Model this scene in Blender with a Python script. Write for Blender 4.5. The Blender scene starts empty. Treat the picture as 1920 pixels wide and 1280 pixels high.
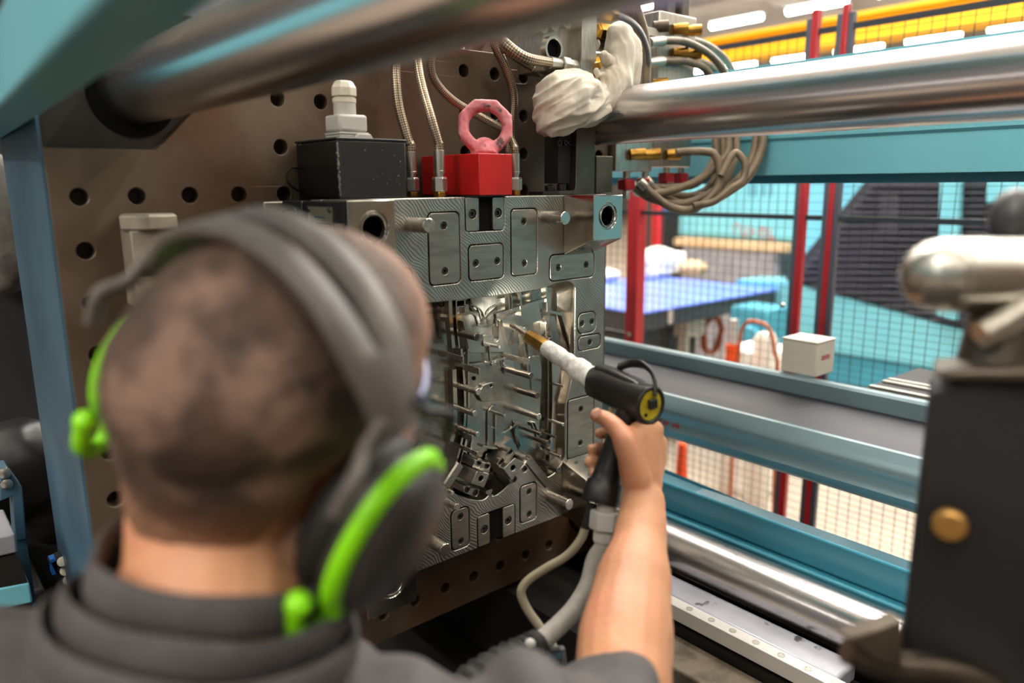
import bpy, bmesh, math, random
from mathutils import Vector as V, Matrix, noise as mnoise

random.seed(7)
scene = bpy.context.scene
COL = scene.collection
R_ = math.radians

# ------------------------------------------------------------------ camera
YAW, PITCH, ROLL, FOCAL = R_(40.234), R_(11.754), R_(-0.411), 1413.8      # pixels at 1920 wide
CAM = V((0.0, 0.0, 1.75))
FWD = V((math.sin(YAW) * math.cos(PITCH), math.cos(YAW) * math.cos(PITCH), -math.sin(PITCH)))
_r0 = V((math.cos(YAW), -math.sin(YAW), 0.0))
_u0 = _r0.cross(FWD)
RGT = _r0 * math.cos(ROLL) + _u0 * math.sin(ROLL)
UPV = -_r0 * math.sin(ROLL) + _u0 * math.cos(ROLL)

cam_data = bpy.data.cameras.new('camera')
cam_data.sensor_width = 36.0
cam_data.lens = 36.0 * FOCAL / 1920.0
cam_data.clip_start = 0.02
cam_data.clip_end = 200
cam_data.dof.use_dof = True
cam_data.dof.focus_distance = 1.27
cam_data.dof.aperture_fstop = 2.1
cam = bpy.data.objects.new('camera', cam_data)
COL.objects.link(cam)
cam.matrix_world = Matrix((
    (RGT.x, UPV.x, -FWD.x, CAM.x), (RGT.y, UPV.y, -FWD.y, CAM.y),
    (RGT.z, UPV.z, -FWD.z, CAM.z), (0, 0, 0, 1)))
scene.camera = cam

# ------------------------------------------------------------------ world, light, exposure
world = bpy.data.worlds.new('hall_air')
scene.world = world
world.use_nodes = True
world.node_tree.nodes['Background'].inputs[0].default_value = (1.0, 0.95, 0.88, 1)
world.node_tree.nodes['Background'].inputs[1].default_value = 0.22
scene.view_settings.view_transform = 'Standard'
scene.view_settings.look = 'None'
scene.view_settings.exposure = 0.0
scene.view_settings.gamma = 1.0
scene.view_settings.use_curve_mapping = False
LAMP_STRENGTH = 46.0
scene.cycles.max_bounces = 8
scene.cycles.caustics_reflective = False
scene.cycles.caustics_refractive = False
scene.cycles.sample_clamp_indirect = 8.0


def area_lamp(name, loc, target, size, size_y, power, color=(1, 1, 1)):
    d = bpy.data.lights.new(name, 'AREA')
    d.shape = 'RECTANGLE'
    d.size, d.size_y, d.energy, d.color = size, size_y, power, color
    o = bpy.data.objects.new(name, d)
    COL.objects.link(o)
    o.location = loc
    o.rotation_euler = (V(target) - V(loc)).to_track_quat('-Z', 'Y').to_euler()
    return o


# added fill: unseen area lights without fixtures brighten the hall and beam sides
area_lamp('hall_fill', (5.4, 2.0, 6.0), (4.4, 2.4, 0.5), 2.0, 9.0, 900, (1.0, 0.96, 0.91))
area_lamp('hall_fill', (-3.4, -0.6, 5.6), (1.2, 0.6, 1.6), 1.2, 5.0, 215, (1.0, 0.93, 0.84))


def ray(px, py):
    return FWD + RGT * ((px - 960) / FOCAL) - UPV * ((py - 640) / FOCAL)


def at(px, py, X=None, Y=None, Z=None, D=None):
    """The point of the hall seen at a picture position: on the plane X, Y or Z, or D metres deep."""
    d = ray(px, py)
    if D is not None:
        return CAM + d * D
    if X is not None:
        return CAM + d * ((X - CAM.x) / d.x)
    if Y is not None:
        return CAM + d * ((Y - CAM.y) / d.y)
    return CAM + d * ((Z - CAM.z) / d.z)


# ------------------------------------------------------------------ materials
def lin(c):
    return tuple(((v / 255.0) / 12.92 if v / 255.0 <= 0.04045 else ((v / 255.0 + 0.055) / 1.055) ** 2.4) for v in c) + (1.0,)


def mat(name, col, metal=0.0, rough=0.5, col2=None, nscale=8.0, ndetail=4.0, lo=0.4, hi=0.65, bump=None, rough2=None,
        emit=None, coat=0.0, col3=None, n3=(30.0, 0.55, 0.7), stretch=None, spec=None, aniso=None, alpha=None, trans=None, wave=None):
    m = bpy.data.materials.new(name)
    m.use_nodes = True
    nt = m.node_tree
    N, L = nt.nodes, nt.links
    b = N['Principled BSDF']
    b.inputs['Base Color'].default_value = lin(col)
    b.inputs['Metallic'].default_value = metal
    b.inputs['Roughness'].default_value = rough
    if spec is not None:
        b.inputs['Specular IOR Level'].default_value = spec
    if coat:
        b.inputs['Coat Weight'].default_value = coat
        b.inputs['Coat Roughness'].default_value = 0.15
    if aniso:
        b.inputs['Anisotropic'].default_value = aniso
    if trans:
        b.inputs['Transmission Weight'].default_value = trans
    if emit:
        b.inputs['Emission Color'].default_value = lin(emit[0])
        b.inputs['Emission Strength'].default_value = emit[1]
    tc = N.new('ShaderNodeTexCoord')
    src = tc.outputs['Object']
    if stretch:
        mp = N.new('ShaderNodeMapping')
        mp.inputs['Scale'].default_value = stretch
        L.new(src, mp.inputs['Vector'])
        src = mp.outputs['Vector']

    def ramp(scale, detail, a, z):
        n = N.new('ShaderNodeTexNoise')
        n.inputs['Scale'].default_value = scale
        n.inputs['Detail'].default_value = detail
        L.new(src, n.inputs['Vector'])
        r = N.new('ShaderNodeMapRange')
        r.inputs['From Min'].default_value = a
        r.inputs['From Max'].default_value = z
        L.new(n.outputs[0], r.inputs['Value'])
        return r.outputs[0]
    out = None
    if col2 or rough2 is not None:
        f = ramp(nscale, ndetail, lo, hi)
    if col2:
        mx = N.new('ShaderNodeMix')
        mx.data_type = 'RGBA'
        mx.inputs[6].default_value = lin(col)
        mx.inputs[7].default_value = lin(col2)
        L.new(f, mx.inputs[0])
        out = mx.outputs[2]
        if col3:
            f3 = ramp(n3[0], 3.0, n3[1], n3[2])
            m3 = N.new('ShaderNodeMix')
            m3.data_type = 'RGBA'
            L.new(out, m3.inputs[6])
            m3.inputs[7].default_value = lin(col3)
            L.new(f3, m3.inputs[0])
            out = m3.outputs[2]
        L.new(out, b.inputs['Base Color'])
    if rough2 is not None:
        rr = N.new('ShaderNodeMapRange')
        rr.inputs['To Min'].default_value = rough
        rr.inputs['To Max'].default_value = rough2
        L.new(f, rr.inputs['Value'])
        L.new(rr.outputs[0], b.inputs['Roughness'])
    h = None
    if bump:
        n = N.new('ShaderNodeTexNoise')
        n.inputs['Scale'].default_value = bump[0]
        n.inputs['Detail'].default_value = 3.0
        L.new(src, n.inputs['Vector'])
        h = n.outputs[0]
        bp = N.new('ShaderNodeBump')
        bp.inputs['Strength'].default_value = bump[1]
        bp.inputs['Distance'].default_value = bump[2] if len(bump) > 2 else 0.002
        L.new(h, bp.inputs['Height'])
        L.new(bp.outputs[0], b.inputs['Normal'])
    if wave:                                             # machining marks: fine distorted bands
        w = N.new('ShaderNodeTexWave')
        w.wave_type = wave.get('type', 'BANDS')
        w.bands_direction = wave.get('dir', 'DIAGONAL')
        w.inputs['Scale'].default_value = wave['scale']
        w.inputs['Distortion'].default_value = wave['dist']
        w.inputs['Detail'].default_value = 1.0
        w.inputs['Detail Scale'].default_value = wave.get('ds', 0.4)
        L.new(src, w.inputs['Vector'])
        bp = N.new('ShaderNodeBump')
        bp.inputs['Strength'].default_value = wave['str']
        bp.inputs['Distance'].default_value = 0.001
        L.new(w.outputs['Fac'], bp.inputs['Height'])
        if bump:
            L.new(N['Bump'].outputs[0], bp.inputs['Normal'])
        L.new(bp.outputs[0], b.inputs['Normal'])
    return m


def braid_mat(name, c1, c2, metal, rough, across=10.0):
    m = mat(name, c1, metal, rough)
    nt = m.node_tree
    N, L = nt.nodes, nt.links
    b = N['Principled BSDF']
    uv = N.new('ShaderNodeUVMap')
    mp = N.new('ShaderNodeMapping')
    mp.inputs['Rotation'].default_value = (0, 0, R_(45))
    L.new(uv.outputs[0], mp.inputs['Vector'])
    ck = N.new('ShaderNodeTexChecker')
    ck.inputs['Scale'].default_value = across * math.sqrt(2)
    ck.inputs['Color1'].default_value = lin(c1)
    ck.inputs['Color2'].default_value = lin(c2)
    L.new(mp.outputs[0], ck.inputs['Vector'])
    L.new(ck.outputs['Color'], b.inputs['Base Color'])
    bp = N.new('ShaderNodeBump')
    bp.inputs['Strength'].default_value = 0.7
    bp.inputs['Distance'].default_value = 0.0008
    L.new(ck.outputs['Fac'], bp.inputs['Height'])
    L.new(bp.outputs[0], b.inputs['Normal'])
    return m


M = {}
M['platen'] = mat('rusty_platen_steel', (116, 101, 86), 0.55, 0.48, (84, 63, 46), 5.0, 6.0, 0.42, 0.66, bump=(90, 0.12), rough2=0.62,
                  col3=(104, 74, 52), n3=(3.0, 0.56, 0.72))
M['platen_dark'] = mat('dark_platen_steel', (70, 64, 60), 0.5, 0.5, (50, 45, 42), 9.0, 4.0, bump=(80, 0.12))
M['blue_side'] = mat('blue_grey_paint', (72, 102, 120), 0.0, 0.42, (58, 84, 102), 6.0, 4.0, col3=(140, 140, 135), n3=(60, 0.72, 0.78))
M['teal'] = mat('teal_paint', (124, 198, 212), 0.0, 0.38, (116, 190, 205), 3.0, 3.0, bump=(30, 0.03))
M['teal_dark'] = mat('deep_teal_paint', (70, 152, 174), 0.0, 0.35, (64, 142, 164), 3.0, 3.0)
M['reflector_teal'] = mat('soft_teal_reflector', (92, 150, 166), 0.0, 0.45, (86, 142, 158), 3.0)
M['grey_teal'] = mat('grey_teal_paint', (128, 152, 158), 0.25, 0.33, (118, 140, 146), 4.0, 3.0)
M['chrome'] = mat('chromed_bar', (205, 200, 200), 1.0, 0.20, rough2=0.32, nscale=6.0, lo=0.3, hi=0.8, bump=(300, 0.02, 0.0005), stretch=(1, 0.15, 1))
M['mold'] = mat('milled_mold_steel', (176, 172, 164), 1.0, 0.33, (150, 147, 140), 14.0, 4.0, rough2=0.42,
                wave={'scale': 95.0, 'dist': 14.0, 'str': 0.28, 'ds': 0.25, 'dir': 'DIAGONAL'})
M['insert'] = mat('ground_insert_steel', (168, 163, 154), 1.0, 0.36, (150, 145, 136), 20.0, 4.0, bump=(160, 0.05, 0.0006), stretch=(1, 1, 6))
M['polish'] = mat('polished_mold_steel', (190, 184, 174), 1.0, 0.12, rough2=0.24, nscale=20.0, bump=(40, 0.05, 0.001))
M['cavity'] = mat('cavity_steel', (172, 170, 162), 1.0, 0.17, (146, 142, 134), 24.0, 4.0, rough2=0.30, bump=(26, 0.14, 0.002))
M['pin'] = mat('pin_steel', (196, 190, 182), 1.0, 0.2, rough2=0.3, nscale=40.0)
M['pin_dark'] = mat('dark_pin_steel', (120, 112, 106), 1.0, 0.26)
M['screw'] = mat('black_oxide_screw', (84, 80, 76), 0.9, 0.36)
M['hole'] = mat('hole_shade', (16, 15, 14), 0.0, 0.85, spec=0.1)  # near-black stands in for the shade inside holes and slots
M['black_box'] = mat('chipped_black_paint', (17, 16, 16), 0.0, 0.45, (13, 12, 12), 20.0, 5.0, bump=(60, 0.1), col3=(120, 112, 100), n3=(70.0, 0.70, 0.74))
M['red'] = mat('red_paint', (196, 26, 24), 0.0, 0.38, (176, 20, 20), 10.0, 3.0, bump=(120, 0.05))
M['pink'] = mat('worn_pink_paint', (206, 108, 118), 0.05, 0.5, (222, 140, 146), 40.0, 4.0, 0.4, 0.6, bump=(70, 0.5), col3=(96, 70, 66), n3=(46.0, 0.57, 0.64))
M['gland'] = mat('grey_plastic', (190, 186, 180), 0.0, 0.42)
M['gland_white'] = mat('cream_plastic', (214, 206, 188), 0.0, 0.4)
M['steel'] = mat('zinc_fitting_steel', (196, 192, 182), 1.0, 0.30, rough2=0.36, nscale=30.0)
M['brass'] = mat('brass', (196, 152, 70), 1.0, 0.3, (150, 110, 50), 40.0)
M['braid'] = braid_mat('stainless_braid', (196, 180, 158), (112, 96, 80), 0.9, 0.36, 13.0)
M['rubber_hose'] = mat('beige_hose', (138, 120, 98), 0.1, 0.48, (112, 96, 78), 30.0, 3.0)
M['alu'] = mat('machined_aluminium', (205, 200, 190), 1.0, 0.34, (185, 180, 172), 30.0, bump=(150, 0.05), stretch=(6, 6, 1))
M['dark_steel'] = mat('dark_bracket_steel', (104, 94, 84), 0.9, 0.42, (84, 76, 68), 16.0, bump=(60, 0.1))
M['clamp'] = mat('cast_clamp_steel', (172, 162, 146), 0.5, 0.55, (150, 140, 126), 24.0, bump=(60, 0.12))
M['cloth'] = mat('white_cloth', (238, 230, 214), 0.0, 0.85, (212, 200, 180), 20.0, bump=(120, 0.15))
M['black'] = mat('black_plastic', (27, 26, 26), 0.0, 0.36, bump=(200, 0.05))
M['black_matte'] = mat('matte_black', (30, 28, 28), 0.0, 0.7)
M['trough'] = mat('dull_trough_sheet', (60, 60, 66), 0.3, 0.5, (48, 48, 54), 3.0)
M['grey_dark'] = mat('dark_grey_sheet', (62, 62, 64), 0.1, 0.4)
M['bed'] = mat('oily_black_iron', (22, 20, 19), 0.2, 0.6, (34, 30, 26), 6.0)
M['post_red'] = mat('red_post_paint', (178, 30, 38), 0.0, 0.4)
M['post_grey'] = mat('grey_post_plate', (84, 82, 92), 0.1, 0.5)
M['wire'] = mat('fence_wire', (52, 52, 56), 0.3, 0.5)
M['yellow'] = mat('yellow_crane_paint', (250, 190, 10), 0.0, 0.5)
M['hall_grey'] = mat('hall_ceiling_paint', (196, 190, 182), 0.0, 0.8, (182, 176, 168), 0.6)
M['hall_wall'] = mat('hall_wall_paint', (190, 184, 176), 0.0, 0.8, (170, 164, 158), 0.4)
M['floor'] = mat('pale_floor_paint', (186, 170, 152), 0.0, 0.45, (172, 156, 140), 1.4, 4.0)
M['tube'] = mat('lit_tube', (255, 255, 255), 0, 0.5, emit=((255, 250, 240), LAMP_STRENGTH))
M['lamp_housing'] = mat('lamp_housing', (220, 220, 216), 0.0, 0.5)
M['skin'] = mat('skin', (206, 150, 112), 0.0, 0.5, (194, 134, 100), 9.0, 3.0, 0.35, 0.7, bump=(150, 0.45, 0.0016), col3=(216, 144, 114), n3=(18.0, 0.5, 0.75))
M['skin'].node_tree.nodes['Principled BSDF'].inputs['Subsurface Weight'].default_value = 0.12
M['skin'].node_tree.nodes['Principled BSDF'].inputs['Subsurface Radius'].default_value = (0.010, 0.004, 0.002)
M['nail'] = mat('fingernail', (220, 168, 144), 0.0, 0.3)
M['shirt'] = mat('charcoal_cotton', (74, 70, 70), 0.0, 0.85, (62, 58, 58), 30.0, bump=(220, 0.25))
M['trousers'] = mat('work_trousers', (40, 42, 48), 0.0, 0.9, bump=(200, 0.3))
M['shoe'] = mat('shoe_leather', (28, 24, 22), 0.0, 0.5)
M['muff'] = mat('earmuff_shell', (52, 49, 47), 0.0, 0.42, bump=(150, 0.06))
M['band'] = mat('headband_rubber', (96, 89, 84), 0.0, 0.5, bump=(120, 0.05))
M['cushion'] = mat('earmuff_cushion', (22, 21, 21), 0.0, 0.6)
M['neon'] = mat('neon_green', (140, 226, 14), 0.0, 0.35)
M['yellow_plate'] = mat('yellow_plate', (196, 180, 40), 0.1, 0.4, (170, 150, 30), 60.0)
M['tape'] = mat('white_tape', (240, 236, 230), 0.0, 0.55, (206, 200, 192), 60.0, 3.0, bump=(90, 0.6, 0.004))
M['gun_hose'] = mat('grey_hose', (168, 162, 154), 0.0, 0.6, (156, 150, 142), 60.0, bump=(300, 0.2))
M['cable'] = mat('khaki_cable', (150, 140, 116), 0.0, 0.5)
M['blue_table'] = mat('blue_belt', (104, 130, 226), 0.0, 0.35, (92, 118, 214), 3.0)
M['white_bag'] = mat('white_sack', (246, 242, 236), 0.0, 0.7, (226, 220, 210), 8.0, bump=(14, 0.6, 0.02))
M['cardboard'] = mat('cardboard', (222, 190, 150), 0.0, 0.8, (206, 172, 132), 10.0)
M['orange'] = mat('orange_hose', (176, 84, 34), 0.0, 0.5)
M['orange_bright'] = mat('orange_cap', (246, 84, 20), 0.0, 0.5)
M['white_box'] = mat('off_white_plastic', (214, 206, 192), 0.0, 0.5)
M['red_ink'] = mat('red_print', (196, 70, 64), 0.0, 0.6)
M['dark_ink'] = mat('dark_print', (60, 110, 130), 0.0, 0.6)
M['blue'] = mat('blue_plastic', (28, 110, 200), 0.0, 0.45)
M['rust'] = mat('gritty_cast_iron', (128, 116, 100), 0.3, 0.7, (96, 86, 74), 30.0, 5.0, bump=(90, 0.5, 0.004))
M['grey_top'] = mat('grey_machine_top', (178, 178, 186), 0.3, 0.35, (160, 160, 168), 8.0, col3=(70, 68, 68), n3=(26.0, 0.66, 0.72))
M['white_rail'] = mat('ground_rail', (236, 232, 226), 0.4, 0.3)
M['nameplate'] = mat('nameplate', (186, 186, 172), 0.7, 0.4)
M['mold_side'] = mat('dark_mold_side', (62, 64, 72), 0.6, 0.42, (52, 54, 60), 12.0)
M['glass'] = mat('safety_lens', (220, 226, 244), 0.0, 0.05, trans=0.85)
M['tan'] = mat('brass_disc', (196, 150, 84), 0.8, 0.4)
M['wrap'] = mat('grey_tarpaulin', (120, 116, 108), 0.0, 0.7, (96, 92, 86), 10.0, bump=(24, 0.5, 0.01))
M['purple_lens'] = mat('frame_plastic', (70, 72, 120), 0.0, 0.3)


# hair: short brown crop, the skin showing through towards the nape and above the ears
def hair_mat():
    m = mat('cropped_brown_hair', (86, 64, 52), 0.0, 0.7, (56, 41, 33), 30.0, 3.0, 0.34, 0.66, bump=(340, 0.9, 0.003), col3=(126, 99, 84), n3=(24.0, 0.50, 0.66))
    nt = m.node_tree
    N, L = nt.nodes, nt.links
    b = N['Principled BSDF']
    lk = b.inputs['Base Color'].links[0]
    prev = lk.from_socket
    at_ = N.new('ShaderNodeAttribute')
    at_.attribute_name = 'fade'
    mx = N.new('ShaderNodeMix')
    mx.data_type = 'RGBA'
    L.new(at_.outputs['Fac'], mx.inputs[0])
    L.new(prev, mx.inputs[6])
    mx.inputs[7].default_value = lin((170, 122, 92))
    L.new(mx.outputs[2], b.inputs['Base Color'])
    return m


M['hair'] = hair_mat()


# ------------------------------------------------------------------ mesh builder
def spline(pts, n=6, closed=False):
    P = [V(p) for p in pts]
    out = []
    k = len(P)
    for i in range(k if closed else k - 1):
        if closed:
            a, b, c, d = P[(i - 1) % k], P[i], P[(i + 1) % k], P[(i + 2) % k]
        else:
            b, c = P[i], P[i + 1]
            a = P[i - 1] if i > 0 else b * 2 - c
            d = P[i + 2] if i + 2 < k else c * 2 - b
        for j in range(n):
            t = j / n
            out.append(0.5 * ((2 * b) + (c - a) * t + (2 * a - 5 * b + 4 * c - d) * t * t + (3 * b - a - 3 * c + d) * t ** 3))
    if not closed:
        out.append(P[-1])
    return out


def frame_of(axis):
    z = V(axis).normalized()
    x = z.orthogonal().normalized() if abs(z.z) > 0.999 else V((0, 0, 1)).cross(z).normalized()
    return x, z.cross(x), z


class MB:
    def __init__(self):
        self.v, self.f, self.uv = [], [], {}

    def add(self, vs, fs):
        o = len(self.v)
        self.v += [V(p) for p in vs]
        for f in fs:
            self.f.append([o + i for i in f])
        return self

    def box(self, c, s, rot=None):
        c = V(c)
        vs = []
        for x, y, z in ((-1, -1, -1), (1, -1, -1), (1, 1, -1), (-1, 1, -1), (-1, -1, 1), (1, -1, 1), (1, 1, 1), (-1, 1, 1)):
            p = V((x * s[0] / 2, y * s[1] / 2, z * s[2] / 2))
            vs.append(c + (rot @ p if rot else p))
        return self.add(vs, [(0, 3, 2, 1), (4, 5, 6, 7), (0, 1, 5, 4), (1, 2, 6, 5), (2, 3, 7, 6), (3, 0, 4, 7)])

    def box2(self, lo, hi):
        lo, hi = V(lo), V(hi)
        return self.box((lo + hi) / 2, hi - lo)

    def beam(self, p0, p1, w, h, up=(0, 0, 1)):
        """rectangular bar from p0 to p1, w across, h along `up`."""
        p0, p1 = V(p0), V(p1)
        y = (p1 - p0).normalized()
        x = y.cross(V(up)).normalized()
        z = x.cross(y)
        rot = Matrix((x, y, z)).transposed()
        return self.box((p0 + p1) / 2, (w, (p1 - p0).length, h), rot)

    def lathe(self, p0, axis, prof, n=20, ref=None):
        """profile [(distance along the axis, radius)]."""
        x, y, z = frame_of(axis)
        if ref is not None:
            x = (V(ref) - z * V(ref).dot(z)).normalized()
            y = z.cross(x)
        p0 = V(p0)
        vs, fs = [], []
        k = len(prof)
        for t, r in prof:
            for i in range(n):
                a = 2 * math.pi * i / n
                vs.append(p0 + z * t + (x * math.cos(a) + y * math.sin(a)) * r)
        for j in range(k - 1):
            for i in range(n):
                a, b = j * n + i, j * n + (i + 1) % n
                fs.append((a, b, b + n, a + n))
        if prof[0][1] > 1e-6:
            fs.append(tuple(reversed(range(n))))
        if prof[-1][1] > 1e-6:
            fs.append(tuple((k - 1) * n + i for i in range(n)))
        return self.add(vs, fs)

    def cyl(self, p0, p1, r0, r1=None, n=20):
        p0, p1 = V(p0), V(p1)
        return self.lathe(p0, p1 - p0, [(0, r0), ((p1 - p0).length, r0 if r1 is None else r1)], n)

    def pin(self, p0, p1, r, n=16, ch=0.12):
        p0, p1 = V(p0), V(p1)
        l = (p1 - p0).length
        c = r * ch
        return self.lathe(p0, p1 - p0, [(0, r), (l - c, r), (l, r - c)], n)

    def ring(self, p0, axis, r_in, r_out, h, n=28):
        return self.closed_lathe(p0, axis, [(0, r_in), (0, r_out), (h, r_out), (h, r_in)], n)

    def closed_lathe(self, p0, axis, prof, n=24, arc=None):
        x, y, z = frame_of(axis)
        p0 = V(p0)
        vs, fs = [], []
        k = len(prof)
        for i in range(n):
            a = 2 * math.pi * i / n
            for t, r in prof:
                vs.append(p0 + z * t + (x * math.cos(a) + y * math.sin(a)) * r)
        for i in range(n):
            for j in range(k):
                a, b = i * k + j, i * k + (j + 1) % k
                c, d = ((i + 1) % n) * k + (j + 1) % k, ((i + 1) % n) * k + j
                fs.append((a, b, c, d))
        return self.add(vs, fs)

    def tube(self, pts, r, n=10, closed=False, cap=True, flat=None, up=None):
        """flat: (width scale, height scale) of an elliptical section, `up` orients it."""
        P = [V(p) for p in pts]
        k = len(P)
        rs = r if isinstance(r, (list, tuple)) else [r] * k
        vs, fs = [], []
        prev = None
        length = 0.0
        lens = []
        for i in range(k):
            if closed:
                t = (P[(i + 1) % k] - P[(i - 1) % k]).normalized()
            else:
                t = (P[min(i + 1, k - 1)] - P[max(i - 1, 0)]).normalized()
            if up is not None:
                u = up[i] if isinstance(up, list) else V(up)
                x = (u - t * u.dot(t)).normalized()
            elif prev is None:
                x = t.orthogonal().normalized()
            else:
                x = (prev - t * prev.dot(t)).normalized()
            prev = x
            y = t.cross(x)
            fx, fy = flat if flat else (1, 1)
            for j in range(n):
                a = 2 * math.pi * j / n
                vs.append(P[i] + (x * math.cos(a) * fx + y * math.sin(a) * fy) * rs[i])
            if i:
                length += (P[i] - P[i - 1]).length
            lens.append(length)
        o = len(self.f)
        m = k if closed else k - 1
        rm = sum(rs) / k
        for i in range(m):
            for j in range(n):
                a, b = i * n + j, i * n + (j + 1) % n
                c, d = ((i + 1) % k) * n + (j + 1) % n, ((i + 1) % k) * n + j
                fs.append((a, b, c, d))
                v0, v1 = lens[i] / (2 * math.pi * rm), (lens[(i + 1) % k] if (i + 1) < k else length) / (2 * math.pi * rm)
                self.uv[o + len(fs) - 1] = [(j / n, v0), ((j + 1) / n, v0), ((j + 1) / n, v1), (j / n, v1)]
        if cap and not closed:
            fs.append(tuple(reversed(range(n))))
            fs.append(tuple((k - 1) * n + j for j in range(n)))
        return self.add(vs, fs)

    def prism(self, poly, M4):
        """poly: (u, v) list; M4 maps (u, v, t) to space, t = 0..1."""
        n = len(poly)
        vs = [M4(u, v, 0) for u, v in poly] + [M4(u, v, 1) for u, v in poly]
        fs = [tuple(reversed(range(n))), tuple(range(n, 2 * n))]
        for i in range(n):
            fs.append((i, (i + 1) % n, n + (i + 1) % n, n + i))
        return self.add(vs, fs)

    def ball(self, c, r, n=16, m=10, rot=None):
        c = V(c)
        r = (r, r, r) if isinstance(r, (int, float)) else r
        vs, fs = [], []
        for i in range(m + 1):
            th = math.pi * i / m
            for j in range(n):
                ph = 2 * math.pi * j / n
                p = V((r[0] * math.sin(th) * math.cos(ph), r[1] * math.sin(th) * math.sin(ph), r[2] * math.cos(th)))
                vs.append(c + (rot @ p if rot else p))
        for i in range(m):
            for j in range(n):
                a, b = i * n + j, i * n + (j + 1) % n
                fs.append((a, a + n, b + n, b))
        return self.add(vs, fs)

    def mesh(self, name, off=V((0, 0, 0)), smooth=35, weld=True):
        me = bpy.data.meshes.new(name)
        me.from_pydata([tuple(p - off) for p in self.v], [], self.f)
        if self.uv:
            ul = me.uv_layers.new(name='UVMap')
            for pi, poly in enumerate(me.polygons):
                q = self.uv.get(pi)
                if q:
                    for li, c in zip(poly.loop_indices, q):
                        ul.data[li].uv = c
        bm = bmesh.new()
        bm.from_mesh(me)
        if weld:
            bmesh.ops.remove_doubles(bm, verts=bm.verts, dist=1e-6)
        bmesh.ops.recalc_face_normals(bm, faces=bm.faces)
        bm.to_mesh(me)
        bm.free()
        if smooth:
            for p in me.polygons:
                p.use_smooth = True
            me.set_sharp_from_angle(angle=R_(smooth))
        return me


def root_loc(o):
    p = V((0, 0, 0))
    while o is not None:
        p += o.location
        o = o.parent
    return p


def link(name, me, m, parent=None, loc=None, bevel=None, kind=None, label=None):
    o = bpy.data.objects.new(name, me)
    COL.objects.link(o)
    if m is not None and not me.materials:
        me.materials.append(m)
    if parent is not None:
        o.parent = parent
    if loc is not None:
        o.location = loc
    if bevel:
        b = o.modifiers.new('edge', 'BEVEL')
        b.width = bevel
        b.segments = 2
        b.limit_method = 'ANGLE'
        b.angle_limit = R_(40)
        b.harden_normals = False
    if kind:
        o['kind'] = kind
    if label:
        o['label'] = label
    return o


def part(name, mb, m, parent, bevel=None, smooth=35, label=None, kind=None, weld=True):
    me = mb.mesh(name, root_loc(parent), smooth, weld)
    return link(name, me, m, parent, None, bevel, kind, label)


def part_me(name, me, m, parent, bevel=None, label=None):
    """a mesh in world coordinates becomes a part."""
    off = root_loc(parent)
    for v in me.vertices:
        v.co -= off
    return link(name, me, m, parent, None, bevel, None, label)


def tag(o, label, cat, group=None):
    o['label'] = label
    o['category'] = cat
    o['kind'] = 'thing'
    if group:
        o['group'] = group
    return o


def thing(name, label, cat, loc, group=None):
    o = bpy.data.objects.new(name, None)
    COL.objects.link(o)
    o.empty_display_size = 0.05
    o.location = loc
    return tag(o, label, cat, group)


def solo(name, mb, m, label, cat, bevel=None, smooth=35, group=None, weld=True):
    """a thing that is one mesh, its origin at its base."""
    lo = [min(p[i] for p in mb.v) for i in range(3)]
    hi = [max(p[i] for p in mb.v) for i in range(3)]
    off = V(((lo[0] + hi[0]) / 2, (lo[1] + hi[1]) / 2, lo[2]))
    o = link(name, mb.mesh(name, off, smooth, weld), m, None, off, bevel)
    return tag(o, label, cat, group)


def struct(name, mb, m, bevel=None):
    o = link(name, mb.mesh(name), m, None, None, bevel)
    o['kind'] = 'structure'
    return o


def copy_thing(o, loc, label=None):
    c = o.copy()
    COL.objects.link(c)
    c.location = loc
    if label:
        c['label'] = label
    for ch in list(o.children):
        d = ch.copy()
        COL.objects.link(d)
        d.parent = c
        for g in list(ch.children):
            e = g.copy()
            COL.objects.link(e)
            e.parent = d
    return c


# flat plates with holes, standing in the X-Z plane: the front face at y, `thick` deep behind it
def circle(cx, cz, r, n=24):
    return [(cx + r * math.cos(2 * math.pi * i / n), cz + r * math.sin(2 * math.pi * i / n)) for i in range(n)]


def rrect(x0, z0, x1, z1, r, n=5):
    out = []
    for cx, cz, a0 in ((x1 - r, z0 + r, -90), (x1 - r, z1 - r, 0), (x0 + r, z1 - r, 90), (x0 + r, z0 + r, 180)):
        for i in range(n + 1):
            a = R_(a0 + 90 * i / n)
            out.append((cx + r * math.cos(a), cz + r * math.sin(a)))
    return out


def round_poly(P, r, n=4):
    """rounds the corners of a polygon; r a number or one per corner."""
    out = []
    k = len(P)
    for i in range(k):
        a, b, c = V(P[i - 1]).to_2d(), V(P[i]).to_2d(), V(P[(i + 1) % k]).to_2d()
        rr = r[i] if isinstance(r, (list, tuple)) else r
        d0, d1 = (a - b), (c - b)
        rr = min(rr, d0.length * 0.45, d1.length * 0.45)
        p0, p1 = b + d0.normalized() * rr, b + d1.normalized() * rr
        for j in range(n + 1):
            t = j / n
            q = p0 * (1 - t) ** 2 + b * 2 * t * (1 - t) + p1 * t * t
            out.append((q.x, q.y))
    return out


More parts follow.
